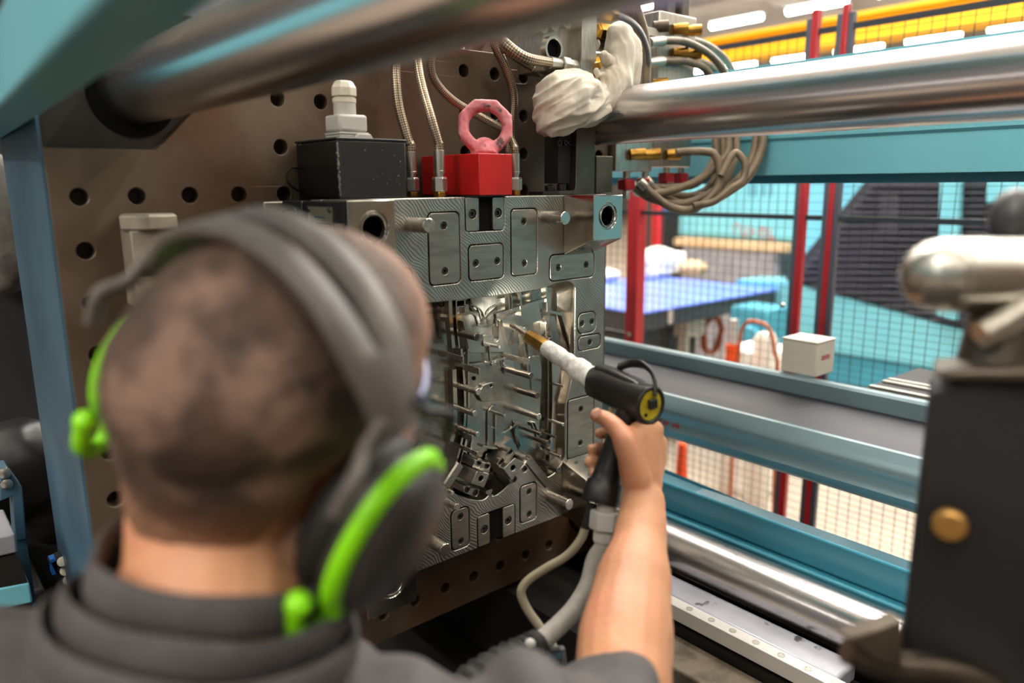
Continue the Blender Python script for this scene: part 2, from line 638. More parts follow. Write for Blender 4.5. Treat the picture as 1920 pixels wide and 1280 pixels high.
def plate(name, outer, holes, y, thick, bevel=0.0, smooth=30):
    cu = bpy.data.curves.new(name, 'CURVE')
    cu.dimensions = '2D'
    cu.fill_mode = 'BOTH'
    cu.extrude = thick / 2 - bevel
    cu.bevel_depth = bevel
    cu.bevel_resolution = 0
    cu.offset = -bevel
    for loop in [outer] + list(holes):
        s = cu.splines.new('POLY')
        s.points.add(len(loop) - 1)
        for p, (a, b) in zip(s.points, loop):
            p.co = (a, b, 0, 1)
        s.use_cyclic_u = True
    o = bpy.data.objects.new(name, cu)
    COL.objects.link(o)
    dg = bpy.context.evaluated_depsgraph_get()
    me = bpy.data.meshes.new_from_object(o.evaluated_get(dg))
    bpy.data.objects.remove(o)
    bpy.data.curves.remove(cu)
    me.name = name
    for v in me.vertices:
        a, b, c = v.co
        v.co = (a, y + thick / 2 - c, b)
    bm = bmesh.new()
    bm.from_mesh(me)
    bmesh.ops.remove_doubles(bm, verts=bm.verts, dist=1e-6)
    bmesh.ops.recalc_face_normals(bm, faces=bm.faces)
    bm.to_mesh(me)
    bm.free()
    for p in me.polygons:
        p.use_smooth = True
    me.set_sharp_from_angle(angle=R_(smooth))
    return me


def xz(px, py, y):
    p = at(px, py, Y=y)
    return (p.x, p.z)


def bounds_px(quad, y):
    q = [xz(a, b, y) for a, b in quad]
    x0 = (q[0][0] + q[3][0]) / 2
    x1 = (q[1][0] + q[2][0]) / 2
    z1 = (q[0][1] + q[1][1]) / 2
    z0 = (q[2][1] + q[3][1]) / 2
    return x0, z0, x1, z1

# ================================================================== the hall
struct('floor', MB().box2((-8, -14, -0.1), (36, 42, 0.0)), M['floor'])
struct('ceiling', MB().box2((-8, -14, 7.3), (36, 42, 7.5)), M['hall_grey'])
struct('wall_right', MB().box2((36, -14, 0), (36.3, 42, 7.3)), M['hall_wall'])
struct('wall_back', MB().box2((-8, 42, 0), (36, 42.3, 7.3)), M['hall_wall'])
for i in range(5):
    struct('trim_%d' % (i + 1), MB().box2((-8, 6 + 7 * i, 6.9), (36, 6.25 + 7 * i, 7.3)), M['hall_grey'])

# lit tubes under the ceiling, rows along the machine
lamp_me = MB().cyl((0, -0.85, 0), (0, 0.85, 0), 0.075, n=10).mesh('tube')
lamp_me.materials.append(M['tube'])
house_me = MB().box((0, 0, 0.10), (0.22, 1.8, 0.06)).mesh('housing')
house_me.materials.append(M['lamp_housing'])
hang_me = MB().box((0, -0.7, 0.465), (0.012, 0.012, 0.67)).box((0, 0.7, 0.465), (0.012, 0.012, 0.67)).mesh('hanger')
hang_me.materials.append(M['lamp_housing'])
lamp0 = None
LAB_LAMP = 'long lit white tube lamp in the rows under the hall ceiling'
for rx, y0, cnt in ((-6.0, -6.0, 6), (-2.0, -6.0, 6), (1.8, -6.0, 6), (3.7, -6.0, 7), (5.6, -6.0, 8), (9.4, -6.0, 9), (13.2, -6.0, 9), (17.0, -6.0, 9), (20.8, -3.8, 11), (28.4, -3.9, 11)):
    for k in range(cnt):
        loc = (rx, y0 + 2.55 * k, 6.5)
        if lamp0 is None:
            lamp0 = thing('ceiling_lamp', LAB_LAMP, 'lamp', loc, 'ceiling tube lamps')
            link('tube', lamp_me, None, lamp0)
            link('housing', house_me, None, lamp0)
            link('hanger', hang_me, None, lamp0)
        else:
            copy_thing(lamp0, loc)

# lamps in view are told apart by their row and their place in it
ORD = ('rightmost', 'second from the right', 'third from the right', 'fourth from the right', 'fifth from the right', 'sixth from the right', 'seventh from the right')
for rx, what in ((20.8, 'lit tube lamp above the yellow girder, %s in its row'), (28.4, 'lit tube lamp just over the bright tie bar, %s in its row')):
    seen = []
    for o in COL.objects:
        if o.name.startswith('ceiling_lamp') and abs(o.location.x - rx) < 0.1:
            v = o.location - CAM
            px = 960 + FOCAL * v.dot(RGT) / v.dot(FWD)
            py = 640 - FOCAL * v.dot(UPV) / v.dot(FWD)
            if v.dot(FWD) > 0 and 1300 < px < 1950 and py > -6:
                seen.append((-px, o))
    seen.sort(key=lambda q: q[0])
    for w_, (q, o) in zip(ORD, seen):
        o['label'] = what % w_

# yellow crane girders across the hall
tg = thing('crane_girder', 'yellow overhead crane girder beyond the fence, under the lamps', 'crane', (11.0, 4.0, 3.7))
part('web', MB().box2((11.0, -8, 3.71), (11.25, 24, 4.0)), M['yellow'], tg)
part('flange', MB().box2((10.86, -8, 4.0), (11.39, 24, 4.05)), M['yellow'], tg)
part('flange', MB().box2((10.86, -8, 3.67), (11.39, 24, 3.71)), M['yellow'], tg)

# ================================================================== moulding machine
# -- moving platen: raw steel face with tapped holes on a 70 mm grid
HX, HZ = 0.217, 1.738
PL0, PL1, PB, PT = 0.183, 1.226, 0.915, 1.985
PY = 1.127
BAR_UL, BAR_UR, BAR_LR = (0.304, 1.879, 0.0448), (1.115, 1.8755, 0.0517), (1.17, 1.0205, 0.0487)
pt = thing('moving_platen', 'brown rusty steel platen with rows of round bolt holes behind the mold', 'machine platen', (0.7, 1.25, PB))
outline = [(PL0, PB), (PL1, PB), (PL1, PT), (0.40, PT), (0.40, 1.88), (0.318, 1.80), (PL0, 1.80)]
holes = []
for i in range(15):
    for k in range(-11, 4):
        x, z = HX + 0.07 * i, HZ + 0.07 * k
        if x > PL1 - 0.025 or z > PT - 0.025 or z < PB + 0.025:
            continue
        if 5 < i < 9 and k >= 0:
            continue
        if x < 0.46 and z > 1.77:
            continue
        if any((x - b[0]) ** 2 + (z - b[1]) ** 2 < 0.085 ** 2 for b in (BAR_UL, BAR_UR, BAR_LR)):
            continue
        if 0.56 < x < 0.95 and 1.2 < z < 1.66:
            continue
        holes.append(circle(x, z, 0.0113, 18))
holes.append(circle(BAR_UR[0], BAR_UR[1], 0.062, 32))
holes.append(circle(BAR_LR[0], BAR_LR[1], 0.0535, 32))
part_me('face_plate', plate('face_plate', outline, holes, PY, 0.028, 0.0012), M['platen'], pt)
part('body', MB().box2((PL0, PY + 0.0282, PB), (PL1, 1.45, PT)), M['platen_dark'], pt)
part('painted_side', MB().box2((PL0 - 0.004, PY + 0.001, PB - 0.01), (PL0 - 0.0002, 1.45, PT)), M['blue_side'], pt, label='blue grey painted edge of the platen')
part('bar_bore', MB().cyl((BAR_UL[0] - 0.003, PY + 0.0252, BAR_UL[1] - 0.005), (BAR_UL[0] - 0.003, PY + 0.0279, BAR_UL[1] - 0.005), 0.057, n=48), M['hole'], pt, label='black rim around the tie bar bore')

# -- tie bars
for (bx, bz, br), lab in ((BAR_UL, 'big blurred tie bar overhead, nearest the camera, above the worker'),
                          (BAR_UR, 'bright chrome tie bar at the upper right, behind the white cloth'),
                          (BAR_LR, 'chrome tie bar at the lower right, under the forearm')):
    solo('tie_bar', MB().lathe((bx, -1.24, bz), (0, 1, 0), [(0, br), (2.392, br)], 64), M['chrome'], lab, 'tie bar', group=None, smooth=30)

# -- fixed platen opposite, behind the camera's shoulder
fp = thing('fixed_platen', 'steel fixed platen facing the mold at the far ends of the tie bars', 'machine platen', (1.1, -1.4, 0.5))
part('face', MB().box2((0.26, -1.62, 0.5), (2.05, -1.26, 2.5)), M['platen'], fp, bevel=0.01)
part('ring', MB().ring((0.75, -1.26, 1.45), (0, 1, 0), 0.08, 0.12, 0.02), M['steel'], fp)

# -- bed under the mold
struct_bed = thing('machine_bed', 'black oily machine bed in the dark under the mold', 'machine bed', (0.7, 0.3, 0.0))
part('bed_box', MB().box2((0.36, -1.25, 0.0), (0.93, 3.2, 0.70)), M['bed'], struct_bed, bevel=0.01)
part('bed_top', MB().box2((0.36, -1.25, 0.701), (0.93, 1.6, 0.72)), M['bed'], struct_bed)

# -- linear guide on the right
gd = thing('guide_rail', 'white ground guide rail with a row of countersunk screws, bottom right', 'guide rail', (1.04, 0.1, 0.95))
ye = at(1600, 1245, Z=1.0).y
yr = at(1185, 1085, X=1.035).y
part('rail_strip', MB().box2((1.024, -1.2, 0.972), (1.049, yr, 1.0)), M['white_rail'], gd, bevel=0.001)
scr = MB().lathe((0, 0, 0), (0, 0, 1), [(0, 0.0062), (0.0009, 0.0062), (0.0009, 0.0045), (0.0003, 0.004), (0.0003, 0.0)], 18).mesh('screw')
scr.materials.append(M['steel'])
for px, py in ((1300, 1137), (1340, 1158), (1380, 1178), (1423, 1200), (1470, 1224), (1520, 1250), (1570, 1275)):
    p = at(px, py, Z=1.0)
    link('screw', scr, None, gd, V((1.0365, p.y, 1.0)) - gd.location)
solo('grey_ledge', MB().box2((1.0495, ye, 0.965), (1.115, yr, 0.9985)), M['grey_top'], 'pale grey stained ledge between the tie bar and the white guide rail', 'machine ledge', bevel=0.006)
solo('iron_ledge', MB().box2((0.935, -1.2, 0.90), (1.016, yr, 0.952)), M['rust'], 'gritty cast iron ledge below the white guide rail', 'machine ledge', bevel=0.004)
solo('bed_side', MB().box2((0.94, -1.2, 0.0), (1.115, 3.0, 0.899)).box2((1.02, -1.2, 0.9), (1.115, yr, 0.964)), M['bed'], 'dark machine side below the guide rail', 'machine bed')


def hexa(P):
    """eight points: four of one end, four of the other in the same order."""
    return MB().add(P, [(0, 1, 2, 3), (7, 6, 5, 4), (0, 4, 5, 1), (1, 5, 6, 2), (2, 6, 7, 3), (3, 7, 4, 0)])


# -- low teal beam, its top sloping
a, b = at(1245, 840, X=1.42), at(1700, 1030, X=1.42)
s = (b.z - a.z) / (b.y - a.y)
zt = lambda y: a.z + s * (y - a.y)
Y0, Y1 = 2.2, -1.2
P = []
for y in (Y0, Y1):
    P += [(1.25, y, 1.05), (1.25, y, 1.115), (1.42, y, min(zt(y), 1.114)), (1.42, y, 1.05)]
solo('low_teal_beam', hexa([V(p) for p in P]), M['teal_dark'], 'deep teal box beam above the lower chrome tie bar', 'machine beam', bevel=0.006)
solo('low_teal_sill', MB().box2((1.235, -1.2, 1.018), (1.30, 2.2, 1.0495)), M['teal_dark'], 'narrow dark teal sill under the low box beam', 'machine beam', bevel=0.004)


# -- folded sheet rails of the guard door
def extrude_y(profile, y0, y1):
    return MB().prism(profile, lambda u, v, t: V((u, y0 + (y1 - y0) * t, v)))


rl = thing('guard_sill', 'grey folded metal sill with a shallow trough, crossing behind the forearm', 'sill', (1.5, 0.6, 1.15))
part('back_flange', extrude_y([(1.598, 1.262), (1.598, 1.302), (1.604, 1.307), (1.625, 1.307), (1.625, 1.262)], 2.7, -1.2), M['grey_teal'], rl)
part('trough', extrude_y([(1.402, 1.250), (1.597, 1.268), (1.597, 1.262), (1.402, 1.244)], 2.7, -1.2), M['trough'], rl, label='dark trough of the sill')
part('front_rail', extrude_y([(1.401, 1.262), (1.388, 1.262), (1.378, 1.250), (1.369, 1.236), (1.367, 1.226), (1.374, 1.214), (1.378, 1.196), (1.370, 1.184),
                              (1.376, 1.172), (1.388, 1.158), (1.401, 1.156)], 2.7, -1.2), M['grey_teal'], rl, smooth=50)
# red stencil on the rail: short strokes, too blurred to read
mb = MB()
for px, py, n in ((1232, 788, 2), (1246, 792, 2), (1262, 797, 3)):
    for k in range(n):
        p = at(px + 5 * k, py + 1.5 * k, X=1.3735)
        mb.box((1.3735, p.y, 1.198), (0.0012, 0.004, 0.009))
        mb.box((1.3735, p.y - 0.002, 1.1985 + (0.003 if k % 2 else -0.003)), (0.0012, 0.006, 0.002))
part('red_stencil', mb, M['red_ink'], rl, label='red stencilled letters on the rail')

# -- upper teal beam behind the bright bar
tb = thing('teal_side_beam', 'light teal machine beam running behind the upper right tie bar', 'machine beam', (1.66, 0.6, 1.75))
part('face', extrude_y([(1.60, 1.767), (1.60, 1.842), (1.594, 1.848), (1.594, 1.856), (1.60, 1.86), (1.62, 2.014), (1.72, 2.014), (1.72, 1.767)], 2.9, -1.2), M['teal'], tb)
part('shaded_lip', MB().box2((1.64, -1.2, 1.748), (1.74, 2.9, 1.7665)), M['teal_dark'], tb)  # deeper teal here stands in for the shade under the beam

# -- overhead teal guard beam, top left, passing just over the worker's head and beside the platen
d = V((math.sin(R_(2.8)), math.cos(R_(2.8)), 0))
n = V((math.cos(R_(2.8)), -math.sin(R_(2.8)), 0))
o = V((0.066, 0.0, 0)) - d * 0.5
P = []
for q in (o, o + d * 2.15):
    P += [q + V((0, 0, 1.823)), q + V((0, 0, 1.888)), q + n * 0.041 + V((0, 0, 1.888)), q + n * 0.041 + V((0, 0, 1.823))]
solo('overhead_teal_beam', hexa(P), M['teal'], 'big blurred teal guard beam overhead at the top left corner', 'machine beam', bevel=0.004)

# -- added shade sheet, then machine parts behind the platen, seen above its top edge
solo('top_shade', MB().box2((-0.35, 0.3, 2.62), (0.62, 2.3, 2.68)), M['teal'], 'added unseen teal sheet above the mold space, shading the platen', 'shade sheet', bevel=0.004)  # unseen sheet added to darken the platen and the near tie bar
solo('ejector_housing', MB().box2((0.5, 1.52, 1.2), (1.15, 1.9, 2.12)), M['grey_top'], 'grey machine housing behind the top of the platen', 'machine housing', bevel=0.01)
mb = MB()
for k in range(4):
    x = 0.98 + 0.07 * k
    mb.tube(spline([(x, 1.5, 2.0), (x + 0.02, 1.42, 2.10), (x + 0.08, 1.4, 2.2), (x + 0.1, 1.46, 2.4)], 6), 0.013, 8)
solo('hose_bunch', mb, M['rubber_hose'], 'bunch of beige hoses behind the platen top', 'hose')

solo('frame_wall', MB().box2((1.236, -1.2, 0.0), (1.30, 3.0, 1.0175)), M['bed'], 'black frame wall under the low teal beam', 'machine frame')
solo('bounce_mat', MB().box2((-3.2, -3.2, 0.0), (0.355, 3.2, 0.012)), M['black_matte'], 'added unseen black mat on the floor, soaking up light bounced upward', 'mat', bevel=0.004)  # added to cut floor bounce onto the beam underside and platen
solo('bounce_tray', MB().box2((1.31, -2.5, 0.0), (2.15, 3.2, 0.02)), M['bed'], 'added unseen dark tray on the floor, cutting light bounce beside the machine', 'tray', bevel=0.004)  # added with the mat to cut light bounced off the floor

solo('reflected_panel', MB().box2((3.1, -1.75, 0.2), (4.8, -1.65, 2.5)), M['reflector_teal'], 'added unseen teal panel beside the fixed platen, reflected in the mold', 'guard', bevel=0.01)  # added out of view to give the mold its teal reflection

# ================================================================== the injection mold (core half)
MY = 0.97
MX0, MX1, MZ0, MZ1 = 0.480, 1.052, 1.128, 1.731
MC = (MX0 + MX1) / 2
mold = thing('injection_mold', 'open steel injection mold half with ejector pins and screwed inserts, bolted to the platen', 'mold', (MC, 1.05, MZ0))

screw_head = (MB().lathe((0, 0, 0), (0, -1, 0), [(-0.006, 0.0052), (-0.0005, 0.0052), (0.0, 0.0047), (0.0, 0.0030), (-0.003, 0.0027), (-0.003, 0.0)], 18)).mesh('screw')
screw_head.materials.append(M['screw'])
screw_big = (MB().lathe((0, 0, 0), (0, -1, 0), [(-0.008, 0.0066), (-0.0005, 0.0066), (0.0, 0.006), (0.0, 0.0036), (-0.004, 0.0033), (-0.004, 0.0)], 18)).mesh('screw')
screw_big.materials.append(M['screw'])


def screw(px, py, y, parent, big=False, xzp=None):
    x, z = xzp if xzp else xz(px, py, y)
    return link('screw', screw_big if big else screw_head, None, parent, V((x, y, z)) - root_loc(parent))


INSERTS = [   # (corner pixels TL TR BR BL, screw pixels)
    ([(803, 399), (861, 399), (862, 530), (807, 533)], [(832, 423), (834, 508)], 0.008),
    ([(879, 461), (943, 457), (943, 519), (881, 526)], [(892, 493), (932, 489)], 0.007),
    ([(958, 393), (1006, 392), (1006, 512), (961, 516)], [(982, 415), (983, 493)], 0.007),
    ([(1031, 478), (1113, 474), (1113, 518), (1032, 525)], [(1047, 501), (1099, 496)], 0.009),
    ([(1084, 588), (1116, 585), (1116, 620), (1085, 624)], [(1091, 606), (1110, 602)], 0.010),
    ([(1085, 632), (1125, 626), (1125, 650), (1085, 656)], [(1106, 641)], 0.007),
    ([(1063, 751), (1112, 740), (1112, 848), (1067, 856)], [(1089, 766), (1088, 830)], 0.006),
    ([(976, 910), (1005, 906), (1005, 972), (976, 979)], [(992, 921), (992, 963)], 0.008),
    ([(846, 958), (879, 951), (879, 1022), (849, 1030)], [(863, 968), (864, 1014)], 0.008),
]
slotT = bounds_px([(872, 367), (946, 367), (946, 433), (872, 434)], MY)
slotB = bounds_px([(895, 962), (966, 948), (966, 990), (895, 1018)], MY)

half = [(915, 556), (985, 546), (1015, 541), (1040, 531), (1069, 526), (1079, 537), (1078, 600), (1077, 690), (1066, 738), (1060, 758), (1060, 858), (1040, 888),
        (1022, 897), (994, 856), (976, 886), (945, 918), (926, 932), (908, 922)]
hp = [xz(a, b, MY) for a, b in half]
cav = round_poly(hp + [(2 * MC - a, b) for a, b in reversed(hp)], 0.009, 3)
cx0, cz0 = sum(p[0] for p in cav) / len(cav), sum(p[1] for p in cav) / len(cav)

pockets = [cav]
rects = []
for quad, scs, rad in INSERTS:
    rects.append(bounds_px(quad, MY))
mirror_ids = [3, 4, 5, 6]
rects_m = [(2 * MC - r[2], r[1], 2 * MC - r[0], r[3]) for r in (rects[i] for i in mirror_ids)]
G = 0.0020
for r, rad in zip(rects + rects_m, [q[2] for q in INSERTS] + [INSERTS[i][2] for i in mirror_ids]):
    x1 = min(r[2] + G, MX1 - 0.002)
    x0 = max(r[0] - G, MX0 + 0.002)
    pockets.append(rrect(x0, r[1] - G, x1, r[3] + G, rad + G * 0.6))
out = [(MX0, MZ0), (slotB[0], MZ0), (slotB[0], slotB[3]), (slotB[2], slotB[3]), (slotB[2], MZ0), (MX1, MZ0), (MX1, MZ1),
       (slotT[2], MZ1), (slotT[2], slotT[1]), (slotT[0], slotT[1]), (slotT[0], MZ1), (MX0, MZ1)]
out = round_poly(out, [0.002, 0.001, 0.008, 0.008, 0.001, 0.002, 0.002, 0.001, 0.008, 0.008, 0.001, 0.002], 4)
part_me('front_plate', plate('front_plate', out, pockets, MY, 0.034, 0.0012), M['mold'], mold)
part('core_plate', MB().box2((MX0 + 0.001, MY + 0.0342, MZ0 + 0.001), (MX1 - 0.001, MY + 0.05, MZ1 - 0.001)), M['cavity'], mold)
part('spacer_block', MB().box2((0.474, MY + 0.0502, MZ0 + 0.01), (MX1 + 0.004, 1.085, MZ1 - 0.002)), M['mold_side'], mold, bevel=0.002)
part('clamp_plate', MB().box2((0.446, 1.0852, MZ0 - 0.01), (MX1 + 0.016, PY - 0.0003, MZ1 - 0.003)), M['insert'], mold, bevel=0.002)
part('side_panel', MB().box2((MX0 - 0.003, MY + 0.001, MZ0 + 0.01), (MX0 - 0.0002, MY + 0.049, MZ1 - 0.002)).box2((MX0 - 0.003, 0.902, 1.645), (MX0 - 0.0002, MY + 0.0009, MZ1 - 0.002)),
     M['mold_side'], mold, label='dark blue grey side of the mold')
npl = part('nameplate', MB().box2((MX0 - 0.0052, 0.932, 1.660), (MX0 - 0.0032, 1.002, 1.722)), M['nameplate'], mold, label='small metal nameplate with green print')
rv = MB()
for y in (0.936, 0.998):
    rv.lathe((MX0 - 0.0052, y, 1.718), (-1, 0, 0), [(0, 0.004), (0.002, 0.003), (0.003, 0.0)], 12)
part('rivet', rv, M['screw'], npl)
ln = MB()
for k in range(5):
    ln.box((MX0 - 0.0053, 0.967 - (0.012 if k % 2 else 0), 1.708 - 0.008 * k), (0.0004, 0.03 + 0.012 * (k % 3), 0.0016))
part('print_lines', ln, M['dark_ink'], npl)
np2 = part('nameplate', MB().box2((0.4712, 1.035, 1.68), (0.4738, 1.07, 1.715)), M['nameplate'], mold)
for y in (1.034, 1.071):
    part('rivet', MB().lathe((0.4712, y, 1.716), (-1, 0, 0), [(0, 0.003), (0.002, 0.0022), (0.003, 0)], 12), M['screw'], np2)


def insert_plate(r, rad, scs, name='insert_plate', mirror=False, y=MY - 0.0003, big=False, matl='insert'):
    pts = [xz(a, b, MY) for a, b in scs]
    if mirror:
        pts = [(2 * MC - a, b) for a, b in pts]
    pts = [(min(max(a, r[0] + 0.008), r[2] - 0.008), b) for a, b in pts]
    hr = 0.0078 if big else 0.0061
    me = plate(name, rrect(r[0], r[1], min(r[2], MX1 - 0.0035), r[3], rad), [circle(a, b, hr, 20) for a, b in pts], y, 0.012, 0.0006)
    o = part_me(name, me, M[matl], mold)
    # dark floor of the screw seats
    mb = MB()
    for a, b in pts:
        mb.cyl((a, y + 0.010, b), (a, y + 0.0085, b), hr, n=16)
    part('screw_seat', mb, M['hole'], o)
    for a, b in pts:
        screw(0, 0, y + 0.0012, o, big, (a, b))
    return o


for (quad, scs, rad), r in zip(INSERTS, rects):
    insert_plate(r, rad, scs)
for i, r in zip(mirror_ids, rects_m):
    insert_plate((max(r[0], MX0 + 0.0035), r[1], r[2], r[3]), INSERTS[i][2], INSERTS[i][1], mirror=True)

# slotted keeper pairs, top and bottom
for (x0, z0, x1, z1), (gx0, gx1), scs, top in ((slotT, (xz(898, 400, MY)[0], xz(924, 400, MY)[0]), [(886, 401), (934, 399)], True),
                                             (slotB, (xz(918, 985, MY)[0], xz(943, 985, MY)[0]), [(908, 992), (953, 975)], False)):
    g = 0.0016
    for (a, b), (sx, sy) in zip(((x0 + g, gx0), (gx1, x1 - g)), scs):
        pxz = xz(sx, sy, MY)
        if top:
            lo, hi = z0 + g, MZ1 - 0.001
        else:
            lo, hi = MZ0 + 0.001, z1 - g
        me = plate('keeper_plate', rrect(a, lo, b, hi, 0.003), [circle(pxz[0], pxz[1], 0.0078, 20)], MY - 0.0003, 0.012, 0.0006)
        o = part_me('keeper_plate', me, M['insert'], mold)
        part('screw_seat', MB().cyl((pxz[0], MY + 0.0097, pxz[1]), (pxz[0], MY + 0.008, pxz[1]), 0.0078, n=16), M['hole'], o)
        screw(0, 0, MY + 0.0012, o, True, pxz)
    part('slot_shade', MB().box2((gx0 + 0.0005, MY + 0.005, (z0 if top else MZ0) + 0.002), (gx1 - 0.0005, MY + 0.034, (MZ1 if top else z1) - 0.002)), M['hole'], mold, label='black fill for the shade in the slot between the keeper plates')  # black block near the front stands in for shade in the slot

# cavity: drafted walls, stepped floor, ribs
ins = [(cx0 + (a - cx0) * 0.925, cz0 + (b - cz0) * 0.94) for a, b in cav]
mb = MB()
k = len(cav)
lv = [(1.0, MY + 0.002), (0.995, MY + 0.012), (0.93, MY + 0.0335)]
vs = []
for s, y in lv:
    vs += [V((cx0 + (a - cx0) * s, y, cz0 + (b - cz0) * s)) for a, b in cav]
fs = []
for j in range(len(lv) - 1):
    for i in range(k):
        fs.append((j * k + i, j * k + (i + 1) % k, (j + 1) * k + (i + 1) % k, (j + 1) * k + i))
mb.add(vs, fs)
part('cavity_wall', mb, M['polish'], mold, smooth=50)


def poly_px(pts, y):
    return [xz(a, b, y) for a, b in pts]


def pad(name, pts, y, thick, rad=0.004, m='cavity', holes=(), bev=0.0008):
    me = plate(name, round_poly(poly_px(pts, y), rad, 3), [circle(*xz(a, b, y), r) for a, b, r in holes], y, thick, bev)
    return part_me(name, me, M[m], mold)


FL = MY + 0.034                                       # cavity floor
pad('core_pad', [(868, 660), (940, 640), (985, 650), (1013, 680), (1014, 745), (1010, 840), (968, 852), (930, 830), (885, 850), (866, 800)], FL - 0.012, 0.0119, 0.010)
pad('core_pad', [(838, 575), (880, 568), (880, 600), (896, 640), (935, 640), (936, 600), (1010, 566), (1016, 600), (960, 618), (948, 660), (880, 662), (868, 600), (838, 606)], FL - 0.018, 0.0179, 0.006, 'polish')
pad('core_pad', [(880, 553), (933, 548), (930, 575), (909, 594), (886, 577)], FL - 0.020, 0.008, 0.003)
pad('core_pad', [(1022, 600), (1040, 590), (1052, 650), (1054, 840), (1036, 866), (1026, 840), (1028, 700)], FL - 0.016, 0.0159, 0.008, 'polish')
pad('core_pad', [(992, 668), (1012, 666), (1016, 690), (1015, 735), (996, 732)], FL - 0.0135, 0.0015, 0.004)
pad('island', [(896, 738), (906, 722), (922, 716), (944, 722), (949, 742), (942, 750), (904, 754)], FL - 0.020, 0.0078, 0.005, 'cavity', [(921, 717 + 6, 0.0026)])
pad('core_pad', [(914, 772), (924, 758), (938, 760), (946, 775), (946, 842), (914, 842)], FL - 0.0155, 0.0034, 0.006)
pad('core_pad', [(905, 628), (926, 626), (928, 650), (906, 650)], FL - 0.021, 0.003, 0.004)
pad('core_pad', [(943, 650), (958, 650), (966, 690), (966, 706), (945, 700)], FL - 0.017, 0.0049, 0.003, 'polish')
pad('core_pad', [(962, 788), (1004, 800), (1000, 840), (974, 846)], FL - 0.0155, 0.0034, 0.004)


def rib(pts, w, y0, h, m='polish', n=5, sm=True):
    """a thin raised rib following a picture path; its foot at y0, h proud."""
    P = [at(a, b, Y=y0) for a, b in pts]
    P = [V((p.x, y0 - h / 2, p.z)) for p in P]
    if sm and len(P) > 2:
        P = spline(P, n)
    mb = MB()
    mb.tube(P, w / 2 * 1.25, 6, flat=(1.0, h / w), up=(0, -1, 0)) if False else None
    kk = len(P)
    vs, fs = [], []
    for i in range(kk):
        t = (P[min(i + 1, kk - 1)] - P[max(i - 1, 0)]).normalized()
        s = V((t.z, 0, -t.x)) * (w / 2)
        hy = V((0, h / 2, 0))
        vs += [P[i] - s + hy, P[i] + s + hy, P[i] + s * 0.8 - hy, P[i] - s * 0.8 - hy]
    for i in range(kk - 1):
        a, b = 4 * i, 4 * i + 4
        for j in range(4):
            fs.append((a + j, a + (j + 1) % 4, b + (j + 1) % 4, b + j))
    fs += [(0, 1, 2, 3), (4 * kk - 1, 4 * kk - 2, 4 * kk - 3, 4 * kk - 4)]
    mb.add(vs, fs)
    return part('rib', mb, M[m], mold)


for pts, w, up, h in (
        ([(1016, 536), (1018, 560), (1020, 582)], 0.005, 0.016, 0.012), ([(1018, 581), (1048, 588)], 0.006, 0.016, 0.010),
        ([(1022, 584), (1028, 640), (1030, 760), (1024, 868)], 0.0045, 0.015, 0.010), ([(1046, 590), (1058, 640), (1062, 690)], 0.003, 0.010, 0.012),
        ([(945, 546), (948, 562), (948, 582)], 0.003, 0.016, 0.010), ([(950, 545), (953, 562), (953, 580)], 0.002, 0.016, 0.010),
        ([(968, 542), (972, 590)], 0.005, 0.016, 0.010), ([(925, 590), (950, 582), (1000, 566), (1018, 562)], 0.007, 0.017, 0.008),
        ([(836, 558), (838, 600), (843, 650)], 0.008, 0.016, 0.012), ([(846, 556), (847, 600), (852, 650)], 0.003, 0.016, 0.014),
        ([(850, 562), (868, 560)], 0.002, 0.016, 0.010), ([(850, 574), (868, 572)], 0.002, 0.016, 0.010), ([(864, 556), (866, 584)], 0.003, 0.016, 0.010),
        ([(822, 590), (850, 592), (872, 586), (888, 588), (895, 605)], 0.006, 0.018, 0.006), ([(928, 610), (927, 596), (936, 587), (950, 583)], 0.004, 0.018, 0.006),
        ([(886, 574), (900, 580), (908, 594)], 0.002, 0.021, 0.003), ([(930, 572), (916, 580), (908, 594)], 0.002, 0.021, 0.003), ([(880, 570), (893, 576), (901, 596)], 0.002, 0.020, 0.003),
        ([(893, 608), (909, 612), (928, 606)], 0.003, 0.018, 0.004), ([(938, 600), (948, 650)], 0.002, 0.017, 0.006), ([(972, 622), (978, 660), (984, 700)], 0.003, 0.011, 0.010),
        ([(978, 620), (984, 664)], 0.002, 0.011, 0.012), ([(872, 640), (874, 720), (872, 830)], 0.002, 0.011, 0.005), ([(852, 650), (858, 720), (858, 790), (846, 850), (836, 880)], 0.005, 0.0, 0.020),
        ([(866, 650), (866, 790), (850, 868)], 0.003, 0.0, 0.018), ([(844, 690), (846, 780), (838, 830)], 0.010, 0.0, 0.012),
        ([(886, 684), (915, 680), (946, 671)], 0.003, 0.020, 0.003), ([(915, 647), (917, 672)], 0.003, 0.020, 0.004), ([(917, 672), (921, 684), (928, 678)], 0.003, 0.020, 0.004), ([(938, 672), (940, 686), (948, 686)], 0.0025, 0.020, 0.003),
        ([(927, 776), (927, 832)], 0.004, 0.015, 0.004), ([(930, 836), (954, 820)], 0.0035, 0.012, 0.010), ([(963, 802), (974, 834)], 0.005, 0.015, 0.006),
        ([(900, 834), (922, 838)], 0.005, 0.012, 0.008), ([(922, 800), (940, 812), (966, 796)], 0.0015, 0.015, 0.003),
        ([(992, 790), (1000, 812), (1014, 828)], 0.002, 0.011, 0.008), ([(998, 790), (1008, 814)], 0.002, 0.011, 0.008), ([(1004, 830), (1012, 842), (1024, 850)], 0.003, 0.011, 0.008),
        ([(884, 806), (878, 850)], 0.005, 0.011, 0.006), ([(872, 810), (868, 846)], 0.004, 0.011, 0.006)):
    rib(pts, w, FL - up, h)

